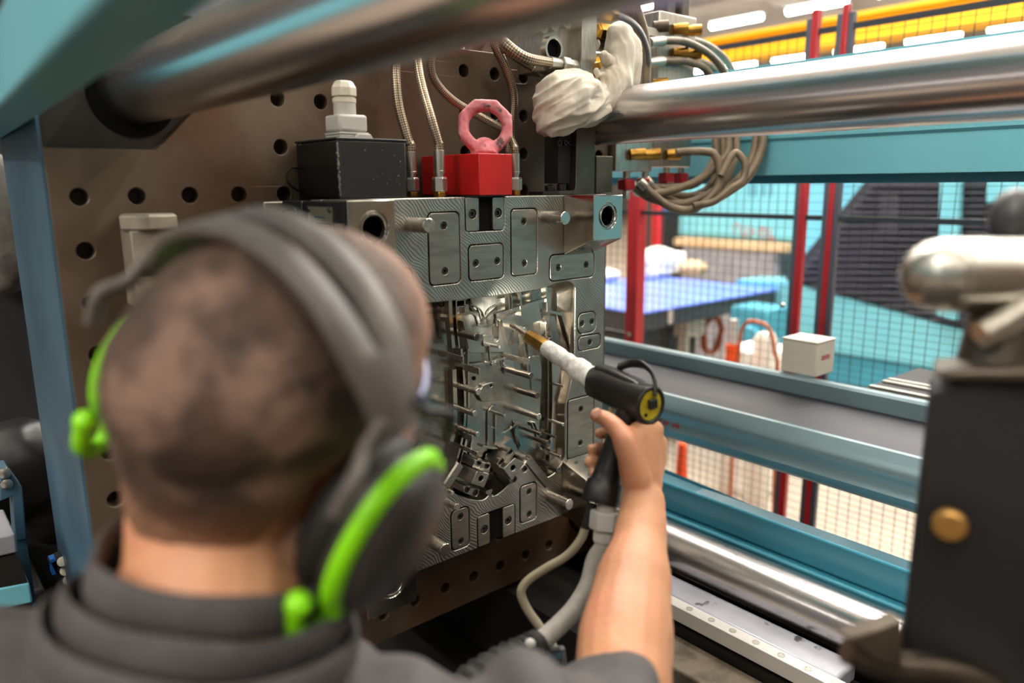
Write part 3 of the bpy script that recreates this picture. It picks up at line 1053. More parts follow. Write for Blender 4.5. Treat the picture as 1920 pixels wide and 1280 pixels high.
# diagonal slide bar at the lower right and the small clamped blocks
rib([(990, 862), (1026, 907)], 0.018, MY, 0.004, 'insert', sm=False)
rib([(862, 870), (836, 910)], 0.016, MY, 0.004, 'insert', sm=False)


def clamp(body, hole, wings, yb):
    me = plate('clamp_block', round_poly(poly_px(body, yb), 0.002, 2), [circle(*xz(hole[0], hole[1], yb), 0.0052, 18)], yb, MY - yb + 0.03, 0.0008)
    o = part_me('clamp_block', me, M['insert'], mold)
    x, z = xz(hole[0], hole[1], yb)
    part('bore', MB().cyl((x, yb + 0.016, z), (x, yb + 0.014, z), 0.0054, n=16), M['hole'], o)
    for quad, scs in wings:
        yw = yb + 0.012
        hs = [circle(*xz(a, b, yw), 0.0062, 18) for a, b in scs]
        w = part_me('clamp_foot', plate('clamp_foot', round_poly(poly_px(quad, yw), 0.002, 2), hs, yw, MY - yw + 0.03, 0.0006), M['insert'], mold)
        for a, b in scs:
            screw(a, b, yw + 0.002, w)


clamp([(944, 879), (966, 858), (984, 868), (960, 901)], (962, 877), [([(931, 870), (959, 840), (968, 848), (941, 881)], [(957, 846), (940, 865)]), ([(984, 870), (992, 880), (962, 908), (954, 899)], [(984, 879), (964, 899)])], 0.952)
clamp([(895, 882), (918, 888), (908, 914), (884, 907)], (902, 897), [([(890, 861), (921, 871), (917, 887), (888, 876)], [(899, 866), (914, 873)]), ([(869, 910), (900, 917), (894, 932), (870, 924)], [(877, 917), (892, 924)])], 0.952)
part('dowel', MB().pin(at(966, 849, Y=0.965), at(984, 857, Y=0.945), 0.0035, 12), M['pin'], mold)
part('dowel', MB().pin(at(888, 874, Y=0.965), at(907, 882, Y=0.945), 0.0035, 12), M['pin'], mold)


# pins: a foot in the mold and a tip further out along the machine axis
def axis_pin(base, tip, r, foot, name, m, blade=0.0, tube_=False):
    b = at(base[0], base[1], Y=foot)
    d = ray(*tip)
    ty = b.x / (d.x / d.y)
    ty = min(max(ty, 0.86), foot - 0.012)
    b0 = V((b.x, FL if foot > MY + 0.005 else MY + 0.001, b.z))
    t = V((b.x, ty, b.z))
    mb = MB()
    if blade:
        mb.box((b0 + t) / 2, (blade, (b0 - t).length, 2 * r))
    elif tube_:
        mb.lathe(b0, t - b0, [(0, r), ((t - b0).length, r), ((t - b0).length, r * 0.55), ((t - b0).length - 0.012, r * 0.5), ((t - b0).length - 0.012, 0)], 14)
    else:
        mb.pin(b0, t, r, 18)
    return part(name, mb, M[m], mold, bevel=0.0004 if blade else None)


for base, tip, r in (((770, 421), (805, 422), 0.0112), ((1022, 407), (1061, 409), 0.0112), ((1032, 930), (1068, 947), 0.0108), ((804, 1011), (836, 1039), 0.0108)):
    axis_pin(base, tip, r, MY, 'return_pin', 'pin')
FP = FL - 0.012
for base, tip, r, m in (((955, 612), (984, 618), 0.0045, 'pin'), ((1014, 634), (1032, 640), 0.0045, 'pin_dark'), ((852, 622), (894, 633), 0.0060, 'pin_dark'), ((915, 645), (937, 656), 0.0026, 'pin'),
                        ((966, 696), (996, 705), 0.0062, 'pin_dark'), ((974, 731), (1008, 742), 0.0062, 'pin_dark'), ((862, 723), (897, 733), 0.0056, 'pin'), ((857, 763), (891, 774), 0.0056, 'pin'),
                        ((977, 770), (1011, 783), 0.0062, 'pin'), ((1027, 786), (1056, 795), 0.0034, 'pin'), ((926, 772), (947, 784), 0.0026, 'pin'), ((982, 802), (1014, 815), 0.0034, 'pin_dark'),
                        ((1016, 810), (1042, 821), 0.0024, 'pin_dark'), ((1000, 820), (1027, 831), 0.0044, 'pin_dark'), ((1019, 844), (1051, 857), 0.0026, 'pin'), ((1008, 865), (1048, 880), 0.0062, 'pin_dark'),
                        ((824, 933), (857, 949), 0.0062, 'pin'), ((822, 910), (849, 925), 0.0034, 'pin'), ((860, 800), (896, 811), 0.0044, 'pin')):
    axis_pin(base, tip, r, FP, 'ejector_pin', m)
axis_pin((992, 625), (1014, 629), 0.0030, FP, 'sleeve_pin', 'pin', tube_=True)
for base, tip, r, w in (((837, 665), (869, 677), 0.0052, 0.0022), ((865, 686), (899, 695), 0.0056, 0.0022), ((963, 671), (992, 677), 0.0050, 0.0026), ((1027, 716), (1056, 725), 0.0026, 0.0018),
                        ((862, 812), (886, 823), 0.0052, 0.0030), ((857, 834), (896, 850), 0.0036, 0.0024)):
    axis_pin(base, tip, r, FP, 'blade_pin', 'pin', blade=w)
# small bores in the core
for a, b in ((889, 709), (949, 695), (1006, 729), (1018, 785), (972, 833), (888, 868)):
    x, z = xz(a, b, FL - 0.013)
    part('bore', MB().cyl((x, FL - 0.0135, z), (x, FL - 0.0128, z), 0.0036, n=14), M['hole'], mold)


# corner interlocks with leader pin bushings
def ear(x0, x1, z0, z1, hole, r_in, r_out, drop, up):
    y0 = 0.897
    me = plate('interlock', round_poly([(x0, z0), (x1, z0), (x1, z1), (x0, z1)], [0.004, 0.004, 0.001, 0.001] if not up else [0.001, 0.001, 0.004, 0.004], 3),
               [circle(hole[0], hole[1], r_out, 36)], y0, MY - y0 - 0.0004, 0.001)
    for v in me.vertices:                              # the foot of the block is wedge shaped
        t = (v.co.y - y0) / (MY - y0)
        if not up and v.co.z < z0 + 0.012:
            v.co.z -= drop * t
        if up and v.co.z > z1 - 0.012:
            v.co.z += drop * t
    o = part_me('interlock', me, M['polish'], mold)
    part('bushing', MB().closed_lathe((hole[0], y0 - 0.001, hole[1]), (0, 1, 0), [(0.002, r_in), (0.0, r_in + 0.0012), (0.0, r_out - 0.0035), (0.003, r_out - 0.0022), (0.003, r_out - 0.0004), (0.02, r_out - 0.0004), (0.02, r_in)], 40), M['pin'], o)
    part('bore_shade', MB().closed_lathe((hole[0], y0 + 0.004, hole[1]), (0, 1, 0), [(0, r_in - 0.0008), (0, r_in - 0.0002), (0.06, r_in - 0.0002), (0.06, r_in - 0.0008)], 32), M['pin_dark'], o)  # darker tube painted in for the shade inside the bushing
    part('bore', MB().cyl((hole[0], MY - 0.002, hole[1]), (hole[0], MY - 0.004, hole[1]), r_out - 0.001, n=28), M['hole'], o)  # black disc stands in for shade deep in the bore
    return o


h1, h2 = xz(1140, 405, 0.897), xz(701, 428, 0.897)
ear(0.942, 1.015, 1.655, MZ1, (h1[0], h1[1]), 0.0165, 0.0225, 0.030, False)
ear(0.4802, 0.552, 1.645, MZ1, (h2[0], h2[1]), 0.0165, 0.0225, 0.012, False)
ear(0.942, 1.015, MZ0, 1.215, (0.9795, 1.172), 0.0165, 0.0225, 0.022, True)
ear(0.4802, 0.565, MZ0, 1.215, (0.523, 1.172), 0.0165, 0.0225, 0.022, True)


# ================================================================== on top of the mold
def remesh(mb, voxel, smooth_it=6, name='body', disp=None, factor=0.5):
    """overlapping closed shapes become one continuous smooth surface."""
    me = mb.mesh(name + '_raw', smooth=None, weld=False)
    o = bpy.data.objects.new(name + '_raw', me)
    COL.objects.link(o)
    r = o.modifiers.new('r', 'REMESH')
    r.mode = 'VOXEL'
    r.voxel_size = voxel
    s = o.modifiers.new('s', 'SMOOTH')
    s.iterations = smooth_it
    s.factor = factor
    dg = bpy.context.evaluated_depsgraph_get()
    out = bpy.data.meshes.new_from_object(o.evaluated_get(dg))
    bpy.data.objects.remove(o)
    bpy.data.meshes.remove(me)
    if disp:
        nrm = [v.normal.copy() for v in out.vertices]
        for v, nn in zip(out.vertices, nrm):
            v.co += nn * disp(v.co, nn)
    for p in out.polygons:
        p.use_smooth = True
    out.name = name
    return out


def limb(mb, pts, n=14, sub=5):
    """a tapering limb: (point, radius) joints, rounded ends."""
    P = [V(p) for p, r in pts]
    Rr = [r for p, r in pts]
    Q = spline(P, sub)
    rr = []
    for i in range(len(P) - 1):
        for j in range(sub):
            t = j / sub
            t = t * t * (3 - 2 * t)
            rr.append(Rr[i] * (1 - t) + Rr[i + 1] * t)
    rr.append(Rr[-1])
    mb.tube(Q, rr, n)
    mb.ball(Q[0], Rr[0], n, 8)
    mb.ball(Q[-1], Rr[-1], n, 8)


def me_thing(name, me, m, label, cat, group=None, bevel=None):
    lo = [min(v.co[i] for v in me.vertices) for i in range(3)]
    hi = [max(v.co[i] for v in me.vertices) for i in range(3)]
    off = V(((lo[0] + hi[0]) / 2, (lo[1] + hi[1]) / 2, lo[2]))
    for v in me.vertices:
        v.co -= off
    return tag(link(name, me, m, None, off, bevel), label, cat, group)


TZ = MZ1 + 0.0004
# -- black connector box with a grey cable gland
bx = thing('junction_box', 'black chipped connector box on the mold top, under a cream cable gland', 'junction box', (0.573, 1.05, TZ))
bz = at(642, 262, Y=0.99).z
part('case', MB().box2((0.5165, 0.985, TZ), (0.629, 1.118, bz)), M['black_box'], bx, bevel=0.0025)
chip = MB()
rr = random.Random(3)
for k in range(26):                                    # bare chips along the near edge
    z = TZ + 0.006 + (bz - TZ - 0.012) * k / 25 + rr.uniform(-0.001, 0.001)
    chip.ball((0.5172 + rr.uniform(0, 0.0012), 0.9855 + rr.uniform(0, 0.001), z), (rr.uniform(0.001, 0.0026), rr.uniform(0.0008, 0.0018), rr.uniform(0.0012, 0.003)), 6, 4)
for k in range(14):
    chip.ball((rr.uniform(0.56, 0.625), 0.9850, rr.uniform(TZ + 0.01, bz - 0.01)), (rr.uniform(0.0005, 0.0011), 0.0003, rr.uniform(0.0005, 0.0013)), 6, 4)
part('paint_chips', chip, M['wrap'], bx, kind='stuff')
part('lid_edge', MB().box2((0.515, 0.9838, bz), (0.6305, 1.119, bz + 0.003)), M['black_box'], bx, bevel=0.001)
gy = 1.045
g0, g1 = at(613, 240, Y=gy), at(686, 240, Y=gy)
gz0, gz1 = bz + 0.0031, at(650, 213, Y=1.02).z
gc = V(((g0.x + g1.x) / 2, gy, 0))
part('gland_base', MB().box2((gc.x - 0.0235, gy - 0.022, gz0 + 0.011), (gc.x + 0.0235, gy + 0.024, gz1)), M['gland'], bx, bevel=0.004)
part('gasket', MB().box2((gc.x - 0.024, gy - 0.0225, gz0), (gc.x + 0.024, gy + 0.0245, gz0 + 0.0032)).box2((gc.x - 0.0232, gy - 0.0218, gz0 + 0.0036), (gc.x + 0.0232, gy + 0.0238, gz0 + 0.0068))
     .box2((gc.x - 0.024, gy - 0.0225, gz0 + 0.0072), (gc.x + 0.024, gy + 0.0245, gz0 + 0.0105)), M['gland'], bx, bevel=0.0008)
part('foot_lug', MB().prism([(-0.016, 0), (0.016, 0), (0.010, 0.008), (-0.010, 0.008)], lambda u, v, t: V((gc.x + 0.012 + u, gy - 0.031 + 0.008 * t, gz0 + v))), M['gland'], bx, bevel=0.001)
zt_ = at(645, 152, Y=gy).z
gl = zt_ - gz1
cx = at(645, 180, Y=gy).x
part('gland_stem', MB().lathe((cx, gy, gz1), (0, 0, 1), [(0, 0.0165), (gl * 0.36, 0.0165)], 28), M['gland'], bx)
part('gland_collar', MB().lathe((cx, gy, gz1 + gl * 0.36), (0, 0, 1), [(0, 0.0172), (gl * 0.13, 0.0172), (gl * 0.13, 0.0155), (gl * 0.2, 0.0155)], 28), M['gland_white'], bx)
part('gland_nut', MB().lathe((cx, gy, gz1 + gl * 0.53), (0, 0, 1), [(0, 0.0182), (gl * 0.03, 0.019), (gl * 0.26, 0.019), (gl * 0.42, 0.0145), (gl * 0.47, 0.0115), (gl * 0.47, 0)], 8), M['gland_white'], bx, bevel=0.0012, smooth=20)
part('wire_loop', MB().tube(spline([at(566, 316, Y=1.10), at(546, 315, Y=1.09), at(537, 328, Y=1.085), at(541, 343, Y=1.085), at(553, 354, Y=1.09), at(567, 360, Y=1.10)], 6), 0.0016, 8), M['black'], bx)

# -- red manifold block and its lifting eye
ryf, ryb = 0.957, 1.118
rx0, rx1 = at(898, 300, Y=ryf).x, at(960, 300, Y=ryf).x
rz = at(898, 287, Y=ryf).z
rb = thing('red_block', 'glossy red steel block on the mold top under the pink lifting eye', 'block', ((rx0 + rx1) / 2, 1.03, TZ))
part('block', MB().box2((rx0, ryf, TZ + 0.002), (rx1, ryb, rz)), M['red'], rb, bevel=0.0012)
part('base_shim', MB().box2((rx0 + 0.002, ryf + 0.004, TZ), (rx1 - 0.002, ryb, TZ + 0.0019)), M['black_matte'], rb)
ec = at(910, 238, Y=1.0)
ax = (FWD * -1 + RGT * 0.10 + UPV * 0.05).normalized()
ev = (UPV * 1.0 - ax * UPV.dot(ax)).normalized()
eu = ev.cross(ax)
mb = MB()
NR, NS = 40, 10
vs, fs = [], []
for i in range(NR):
    a = 2 * math.pi * (i + 0.5) / NR
    seg = math.pi / 4
    rel = ((a + seg / 2) % seg) - seg / 2
    ro = 0.0475 * math.cos(seg / 2) / math.cos(rel) * 0.85 + 0.0475 * 0.15
    ri = 0.0268
    mid, hw = (ro + ri) / 2, (ro - ri) / 2
    rad = eu * math.cos(a) + ev * math.sin(a)
    for j in range(NS):
        b = 2 * math.pi * j / NS
        cb, sb = math.cos(b), math.sin(b)
        vs.append(ec + rad * (mid + hw * math.copysign(abs(cb) ** 0.6, cb)) + ax * (0.012 * math.copysign(abs(sb) ** 0.6, sb)))
for i in range(NR):
    for j in range(NS):
        fs.append((i * NS + j, i * NS + (j + 1) % NS, ((i + 1) % NR) * NS + (j + 1) % NS, ((i + 1) % NR) * NS + j))
mb.add(vs, fs)
eb = V((ec.x - 0.003, 1.0, rz))
limb(mb, [(ec - ev * 0.036, 0.017), (ec - ev * 0.046, 0.021), (eb + V((0, 0, 0.005)), 0.023)], 16, 3)
raw = remesh(mb, 0.0016, 3, 'lifting_eye', lambda p, nn: 0.0007 * mnoise.noise(p * 160))
for v in raw.vertices:
    v.co.z = max(v.co.z, rz + 0.0003)
me_thing('lifting_eye', raw, M['pink'], 'worn pink painted lifting eye ring standing on the red block', 'lifting eye')


# -- braided hoses with crimped fittings
def fitting_up(t, B, axis=V((0, 0, 1)), s=1.0, brass=True, long=1.0):
    h = 0.0
    if brass:
        part('adapter', MB().lathe(B, axis, [(0, 0.0105 * s), (0.008 * s, 0.0105 * s)], 6), M['brass'], t, bevel=0.0008, smooth=20)
        h = 0.0082 * s
    part('nut', MB().lathe(B + axis * h, axis, [(0, 0.0112 * s), (0.002 * s, 0.0125 * s), (0.020 * s, 0.0125 * s), (0.023 * s, 0.0108 * s)], 6, ref=(1, 0.35, 0.1)), M['steel'], t, bevel=0.0008, smooth=20)
    h += 0.0232 * s
    part('ferrule', MB().lathe(B + axis * h, axis, [(0, 0.0075 * s), (0.005 * s, 0.0075 * s), (0.005 * s, 0.0092 * s), (0.009 * s, 0.0092 * s), (0.0095 * s, 0.0086 * s), (0.040 * s * long, 0.0086 * s), (0.0405 * s * long, 0.0078 * s)], 24), M['steel'], t)
    return B + axis * (h + 0.039 * s * long)


def top_hose(bpx, by, path, label, r=0.0078, long=1.0):
    b = at(bpx[0], bpx[1], Y=by)
    B = V((b.x, by, TZ))
    t = thing('braided_hose', label, 'hose', B, 'braided steel hoses')
    e = fitting_up(t, B, long=long)
    pts = [e, e + V((0, 0, 0.012))] + [at(px, py, Y=y) for px, py, y in path]
    part('braid', MB().tube(spline(pts, 7), r, 14), M['braid'], t, smooth=60)
    return t


top_hose((773, 368), 1.07, [(765, 262, 1.072), (749, 205, 1.08), (743, 160, 1.085), (742, 118, 1.09), (748, 60, 1.09), (760, 0, 1.09), (775, -60, 1.09)], 'braided steel hose beside the black connector box, first of the row')
top_hose((825, 366), 1.0, [(822, 268, 1.0), (808, 220, 1.005), (792, 165, 1.02), (783, 120, 1.03), (780, 70, 1.04), (790, 0, 1.05), (800, -60, 1.05)], 'braided steel hose rising straight in front of the red block', r=0.0072)
top_hose((966, 364), 1.03, [(965, 275, 1.04), (950, 248, 1.06), (925, 232, 1.065), (890, 213, 1.072), (848, 187, 1.075), (818, 155, 1.075), (808, 125, 1.07), (812, 90, 1.06), (830, 30, 1.05), (845, -40, 1.05)],
         'braided steel hose curving behind the pink ring to the block corner', r=0.0068)
top_hose((957, 364), 1.105, [(953, 285, 1.105), (960, 235, 1.10), (963, 180, 1.095), (949, 130, 1.09), (932, 95, 1.085), (915, 50, 1.08), (905, 0, 1.07), (900, -50, 1.07)], 'braided steel hose coming down right of the pink ring', r=0.0078)

# -- bracket post on the mold top
BY = 1.03
bw0, bw1 = at(1072, 300, Y=BY).x, at(1107, 300, Y=BY).x
tz = at(1090, 229, Y=BY).z
br_ = thing('bracket_post', 'dark steel bracket post bolted to the mold top, under the white cloth', 'bracket', ((bw0 + bw1) / 2, BY, TZ))
prof = [(bw0, TZ + 0.012), (bw0 - 0.004, TZ + 0.007), (bw0 - 0.012, TZ + 0.0065), (bw0 - 0.05, TZ + 0.0065), (bw0 - 0.05, TZ), (bw1, TZ), (bw1, tz), (bw0, tz)]
part('post', MB().prism(prof, lambda u, v, t: V((u, BY - 0.012 + 0.05 * t, v))), M['dark_steel'], br_, bevel=0.0008)
bp0, bp1 = at(1034, 300, Y=BY + 0.02), at(1071, 300, Y=BY + 0.02)
z0, z1 = at(1050, 352, Y=BY + 0.02).z, at(1050, 244, Y=BY + 0.02).z
part('side_plate', MB().box2((bp0.x, BY + 0.002, TZ + 0.02), (bw0 - 0.0003, BY + 0.04, z1)), M['black_matte'], br_, bevel=0.001)
for px in (1047, 1059, 1070):
    p = at(px, 268, Y=BY + 0.0018)
    part('screw', MB().lathe((min(p.x, bw0 - 0.006), BY + 0.0018, p.z), (0, -1, 0), [(0, 0.0052), (0.004, 0.0052), (0.004, 0.0028), (0.001, 0.0025), (0.001, 0)], 14), M['screw'], br_)
for px, h in ((1030, 0.009), (1053, 0.012)):
    p = at(px, 352, Y=BY)
    part('foot_bolt', MB().lathe((p.x, BY, TZ + 0.0068), (0, 0, 1), [(0, 0.0085), (h, 0.0085), (h, 0.0045), (h - 0.005, 0.0042), (h - 0.005, 0)], 18), M['black'], br_)
part('foot_strip', MB().box2((at(1004, 354, Y=BY).x, BY - 0.02, TZ), (bw0 - 0.0505, BY + 0.02, TZ + 0.006)), M['black_matte'], br_, bevel=0.0008)
solo('rear_block', MB().box2((at(1111, 330, Y=1.10).x, 1.09, TZ), (1.2, PY - 0.0004, at(1120, 292, Y=1.09).z)), M['dark_steel'], 'dark square steel block beside the bracket post, against the platen', 'block', bevel=0.0015)

# -- aluminium manifold with ring nuts, hanging above
AY = 1.045
mf = thing('aluminium_manifold', 'bright aluminium hydraulic manifold above the white cloth', 'manifold', (at(1060, 130, Y=AY).x, AY + 0.03, at(1060, 140, Y=AY).z))
m0, m1 = at(1018, 132, Y=AY), at(1089, 20, Y=AY)
part('body', MB().box2((m0.x, AY, m0.z), (m1.x, AY + 0.07, m1.z)), M['alu'], mf, bevel=0.0012)
u0, u1 = at(1089, 240, Y=AY - 0.03), at(1111, 240, Y=AY - 0.03)
w0 = at(1119, 60, Y=AY - 0.03)
zb_, zm, zt2 = at(1100, 228, Y=AY - 0.03).z, at(1110, 112, Y=AY - 0.03).z, at(1100, -30, Y=AY - 0.03).z
part('upright', MB().prism(round_poly([(u0.x, zb_), (u1.x, zb_), (u1.x, zm - 0.01), (w0.x, zm), (w0.x, zt2), (u0.x, zt2)], 0.003, 3), lambda u, v, t: V((u, AY - 0.03 + 0.055 * t, v))), M['alu'], mf, bevel=0.0008)
for px, py in ((1020, 51), (1041, 47), (1063, 42)):
    p = at(px, py, Y=AY - 0.016)
    part('ring_nut', MB().closed_lathe(p, (0, 1, 0), [(0, 0.0042), (0, 0.0098), (0.0155, 0.0102), (0.0155, 0.0042)], 24), M['steel'], mf)
p = at(1040, 92, Y=AY - 0.012)
part('port_ring', MB().closed_lathe(p, (0, 1, 0), [(0.001, 0.0168), (0, 0.0178), (0, 0.0222), (0.0115, 0.0235), (0.0115, 0.0168)], 36), M['steel'], mf)
part('port_bore', MB().cyl(p + V((0, 0.0117, 0)), p + V((0, 0.0095, 0)), 0.0168, n=28), M['hole'], mf)
p = at(1034, 150, Y=AY - 0.01)
part('plug', MB().lathe(p, (0, -1, 0), [(-0.03, 0.006), (0.0, 0.010), (0.006, 0.010), (0.006, 0.005), (0.003, 0.0)], 20), M['steel'], mf)
for px, py, l in ((1135, 22, 0.03), (1135, 58, 0.03), (1130, 130, 0.022)):
    p = at(1118, py, Y=AY - 0.004)
    part('brass_fitting', MB().lathe(p, (1, -0.15, -0.03), [(0, 0.014), (0.004, 0.0165), (l, 0.0165), (l + 0.003, 0.014), (l + 0.003, 0.011), (l + 0.016, 0.011), (l + 0.016, 0.006), (l + 0.012, 0)], 6), M['brass'], mf, bevel=0.0008, smooth=20)
p = at(1118, 84, Y=AY)
part('fitting_nut', MB().lathe(p, (1, -0.15, 0), [(0, 0.012), (0.026, 0.012), (0.026, 0.008), (0.02, 0)], 6), M['steel'], mf, bevel=0.0008, smooth=20)

# two hoses that reach the manifold from the left
sh = thing('braided_hose', 'braided steel hose bending into the aluminium manifold', 'hose', at(1080, 130, Y=AY - 0.01), 'braided steel hoses')
e0 = at(1082, 126, Y=AY - 0.018)
axl = (at(1000, 112, Y=AY - 0.03) - e0).normalized()
part('elbow', MB().lathe(e0, axl, [(0, 0.010), (0.010, 0.0125), (0.022, 0.0125), (0.024, 0.009)], 6), M['steel'], sh, bevel=0.0008, smooth=20)
part('nut', MB().lathe(e0 + axl * 0.0245, axl, [(0, 0.0125), (0.003, 0.0145), (0.020, 0.0145), (0.022, 0.012)], 6), M['steel'], sh, bevel=0.0008, smooth=20)
part('ferrule', MB().lathe(e0 + axl * 0.047, axl, [(0, 0.0085), (0.004, 0.0105), (0.030, 0.0105), (0.031, 0.009)], 24), M['steel'], sh)
e1 = e0 + axl * 0.076
part('braid', MB().tube(spline([e1, e1 + axl * 0.012, at(985, 108, Y=AY - 0.03), at(955, 88, Y=1.03), at(935, 66, Y=1.05), at(920, 35, Y=1.06), at(912, 0, Y=1.07), at(905, -50, Y=1.07)], 7), 0.0092, 14), M['braid'], sh, smooth=60)
sh2 = thing('braided_hose', 'lower braided steel hose of the pair running to the manifold', 'hose', at(1010, 127, Y=AY), 'braided steel hoses')
e0 = at(1028, 140, Y=AY + 0.02)
axl = (at(985, 118, Y=AY + 0.03) - e0).normalized()
part('ferrule', MB().lathe(e0, axl, [(0, 0.007), (0.004, 0.0092), (0.034, 0.0092), (0.035, 0.008)], 24), M['steel'], sh2)
part('braid', MB().tube(spline([e0 + axl * 0.033, e0 + axl * 0.05, at(965, 105, Y=1.07), at(940, 85, Y=1.08), at(922, 62, Y=1.09), at(906, 20, Y=1.09), at(900, -50, Y=1.09)], 7), 0.008, 14), M['braid'], sh2, smooth=60)

# -- white cloth tied round the fittings
mb = MB()
CY = 1.0
def cpt(px, py, y=CY):
    return at(px, py, Y=y)
limb(mb, [(cpt(1046, 198), 0.043), (cpt(1066, 190), 0.050), (cpt(1086, 184), 0.045)], 18, 3)
limb(mb, [(cpt(1036, 222), 0.030), (cpt(1052, 222), 0.032)], 14, 3)
limb(mb, [(cpt(1038, 172), 0.030), (cpt(1072, 162), 0.030)], 14, 3)
limb(mb, [(cpt(1094, 196), 0.040), (cpt(1122, 192, 1.0), 0.036), (cpt(1150, 165, 1.0), 0.038), (cpt(1166, 128, 1.0), 0.034), (cpt(1166, 90, 1.0), 0.030), (cpt(1162, 62, 1.0), 0.022)], 16, 4)
limb(mb, [(cpt(1146, 118, 1.0), 0.012), (cpt(1131, 105, 0.99), 0.007)], 10, 3)
limb(mb, [(cpt(1140, 150, 1.0), 0.016), (cpt(1121, 138, 0.99), 0.008)], 10, 3)


def folds(p, nn):
    al = RGT * 0.80 + UPV * 0.55
    pe = RGT * -0.55 + UPV * 0.80
    a_, b_, c_ = p.dot(al), p.dot(pe), p.dot(FWD)
    if p.x > at(1118, 200, Y=1.0).x:                    # the sleeve: creases run up along it
        a_, b_ = p.z, p.x
    wob = mnoise.noise(p * 11) * 0.5
    w = 1 - abs(mnoise.noise(V((b_ * 42 + wob, a_ * 7, c_ * 14)))) * 2.6
    w2 = 1 - abs(mnoise.noise(V((b_ * 85 + wob * 2, a_ * 14 + 5, c_ * 24)))) * 2.6
    return 0.0065 * (w - 0.35) + 0.0026 * (w2 - 0.35) + 0.005 * mnoise.noise(p * 20)


me_thing('wrapping_cloth', remesh(mb, 0.0022, 4, 'wrapping_cloth', folds), M['cloth'], 'crumpled white cloth wrapped round the fittings above the bracket post', 'cloth')

# -- hex bolt clamp on the left of the platen
cl = thing('mold_clamp', 'steel clamp block with a flat hex bolt head, left of the mold', 'clamp', (0.37, 1.08, 1.6))
k0, k1 = at(246, 470, Y=1.08), at(345, 470, Y=1.08)
kz1, kz0 = at(290, 431, Y=1.08).z, at(290, 517, Y=1.08).z
part('block', MB().box2((k0.x, 1.075, kz0), (k1.x, PY - 0.0003, kz1)), M['clamp'], cl, bevel=0.002)
part('foot', MB().box2((k0.x - 0.001, 1.07, kz0 - 0.04), (k1.x, PY - 0.0003, kz0 - 0.0003)), M['clamp'], cl, bevel=0.002)
hb = at(280, 431, Y=1.10)
part('hex_head', MB().lathe((hb.x, 1.10, kz1), (0, 0, 1), [(0, 0.024), (0.0002, 0.038), (0.003, 0.040), (0.018, 0.040), (0.021, 0.036)], 6, ref=(1, 0.3, 0)), M['clamp'], cl, bevel=0.001, smooth=20)


# ================================================================== hydraulic valves and hoses right of the platen
VY = 1.13


def blk(px0, py0, px1, py1, y, dy):
    a, b = at(px0, py1, Y=y), at(px1, py0, Y=y)
    return (a.x, y, a.z), (b.x, y + dy, b.z)


vm = thing('valve_manifold', 'tall grey hydraulic valve block behind the bright tie bar', 'manifold', at(1265, 313, Y=VY))
part('body', MB().box2(*blk(1228, 34, 1306, 313, VY, 0.06)), M['alu'], vm, bevel=0.002)
vs_ = thing('valve_manifold', 'smaller grey hydraulic valve block left of the tall one, under the tie bar', 'manifold', at(1190, 322, Y=VY - 0.02))
part('body', MB().box2(*blk(1154, 180, 1226, 321, VY - 0.02, 0.05)), M['alu'], vs_, bevel=0.002)


def coupling(parent, px, py, y, m, l=0.032, r=0.0125, ax=(0.75, -0.65, 0.05)):
    p = at(px, py, Y=y)
    A = V(ax).normalized()
    part('coupling', MB().lathe(p, A, [(0, r * 0.9), (l * 0.3, r * 0.9), (l * 0.3, r), (l, r), (l, r * 0.55), (l * 0.75, r * 0.5), (l * 0.75, 0)], 18), m, parent)


for px, py in ((1190, 290),):
    coupling(vs_, px - 8, py, VY - 0.022, M['brass'])
    coupling(vs_, px + 20, py, VY - 0.022, M['brass'])
for px, py in ((1225, 50), (1262, 55), (1288, 58), (1262, 100), (1288, 102), (1224, 158), (1250, 290)):
    coupling(vm, px, py, VY - 0.002, M['brass'] if px != 1225 else M['dark_steel'])
for px in (1248, 1275):
    a = at(px, 34, Y=VY + 0.02)
    part('solenoid', MB().box2((a.x - 0.016, VY + 0.005, a.z + 0.0004), (a.x + 0.016, VY + 0.045, a.z + 0.055)), M['dark_steel'], vm, bevel=0.004)
part('white_plate', MB().box2(*blk(1214, 55, 1240, 66, VY - 0.012, 0.0118)), M['white_box'], vm, bevel=0.001)
for k, (px, py, host) in enumerate(((1174, 346, vs_), (1209, 344, vs_), (1249, 334, vm), (1276, 334, vm))):
    y = (VY if host is vm else VY - 0.02) + 0.024
    p = at(px, py, Y=y)
    top = at(px, 313 if host is vm else 321, Y=y).z
    vl = thing('ball_valve', ('red ball valve under the smaller valve block, first from the mold', 'red ball valve under the smaller valve block, second from the mold',
                              'red ball valve under the tall valve block, beside the hoses', 'red ball valve under the tall valve block, furthest from the mold')[k], 'valve', p)
    part('stem', MB().cyl((p.x, y, p.z + 0.013), (p.x, y, top - 0.0004), 0.0085, n=14), M['steel'], vl)
    part('body', MB().box((p.x, y, p.z), (0.031, 0.026, 0.025)), M['post_red'], vl, bevel=0.004)
    part('outlet', MB().lathe((p.x, y, p.z - 0.0127), (0, 0, -1), [(0, 0.009), (0.006, 0.0105), (0.016, 0.0105), (0.019, 0.008)], 6), M['steel'], vl, bevel=0.0008, smooth=20)

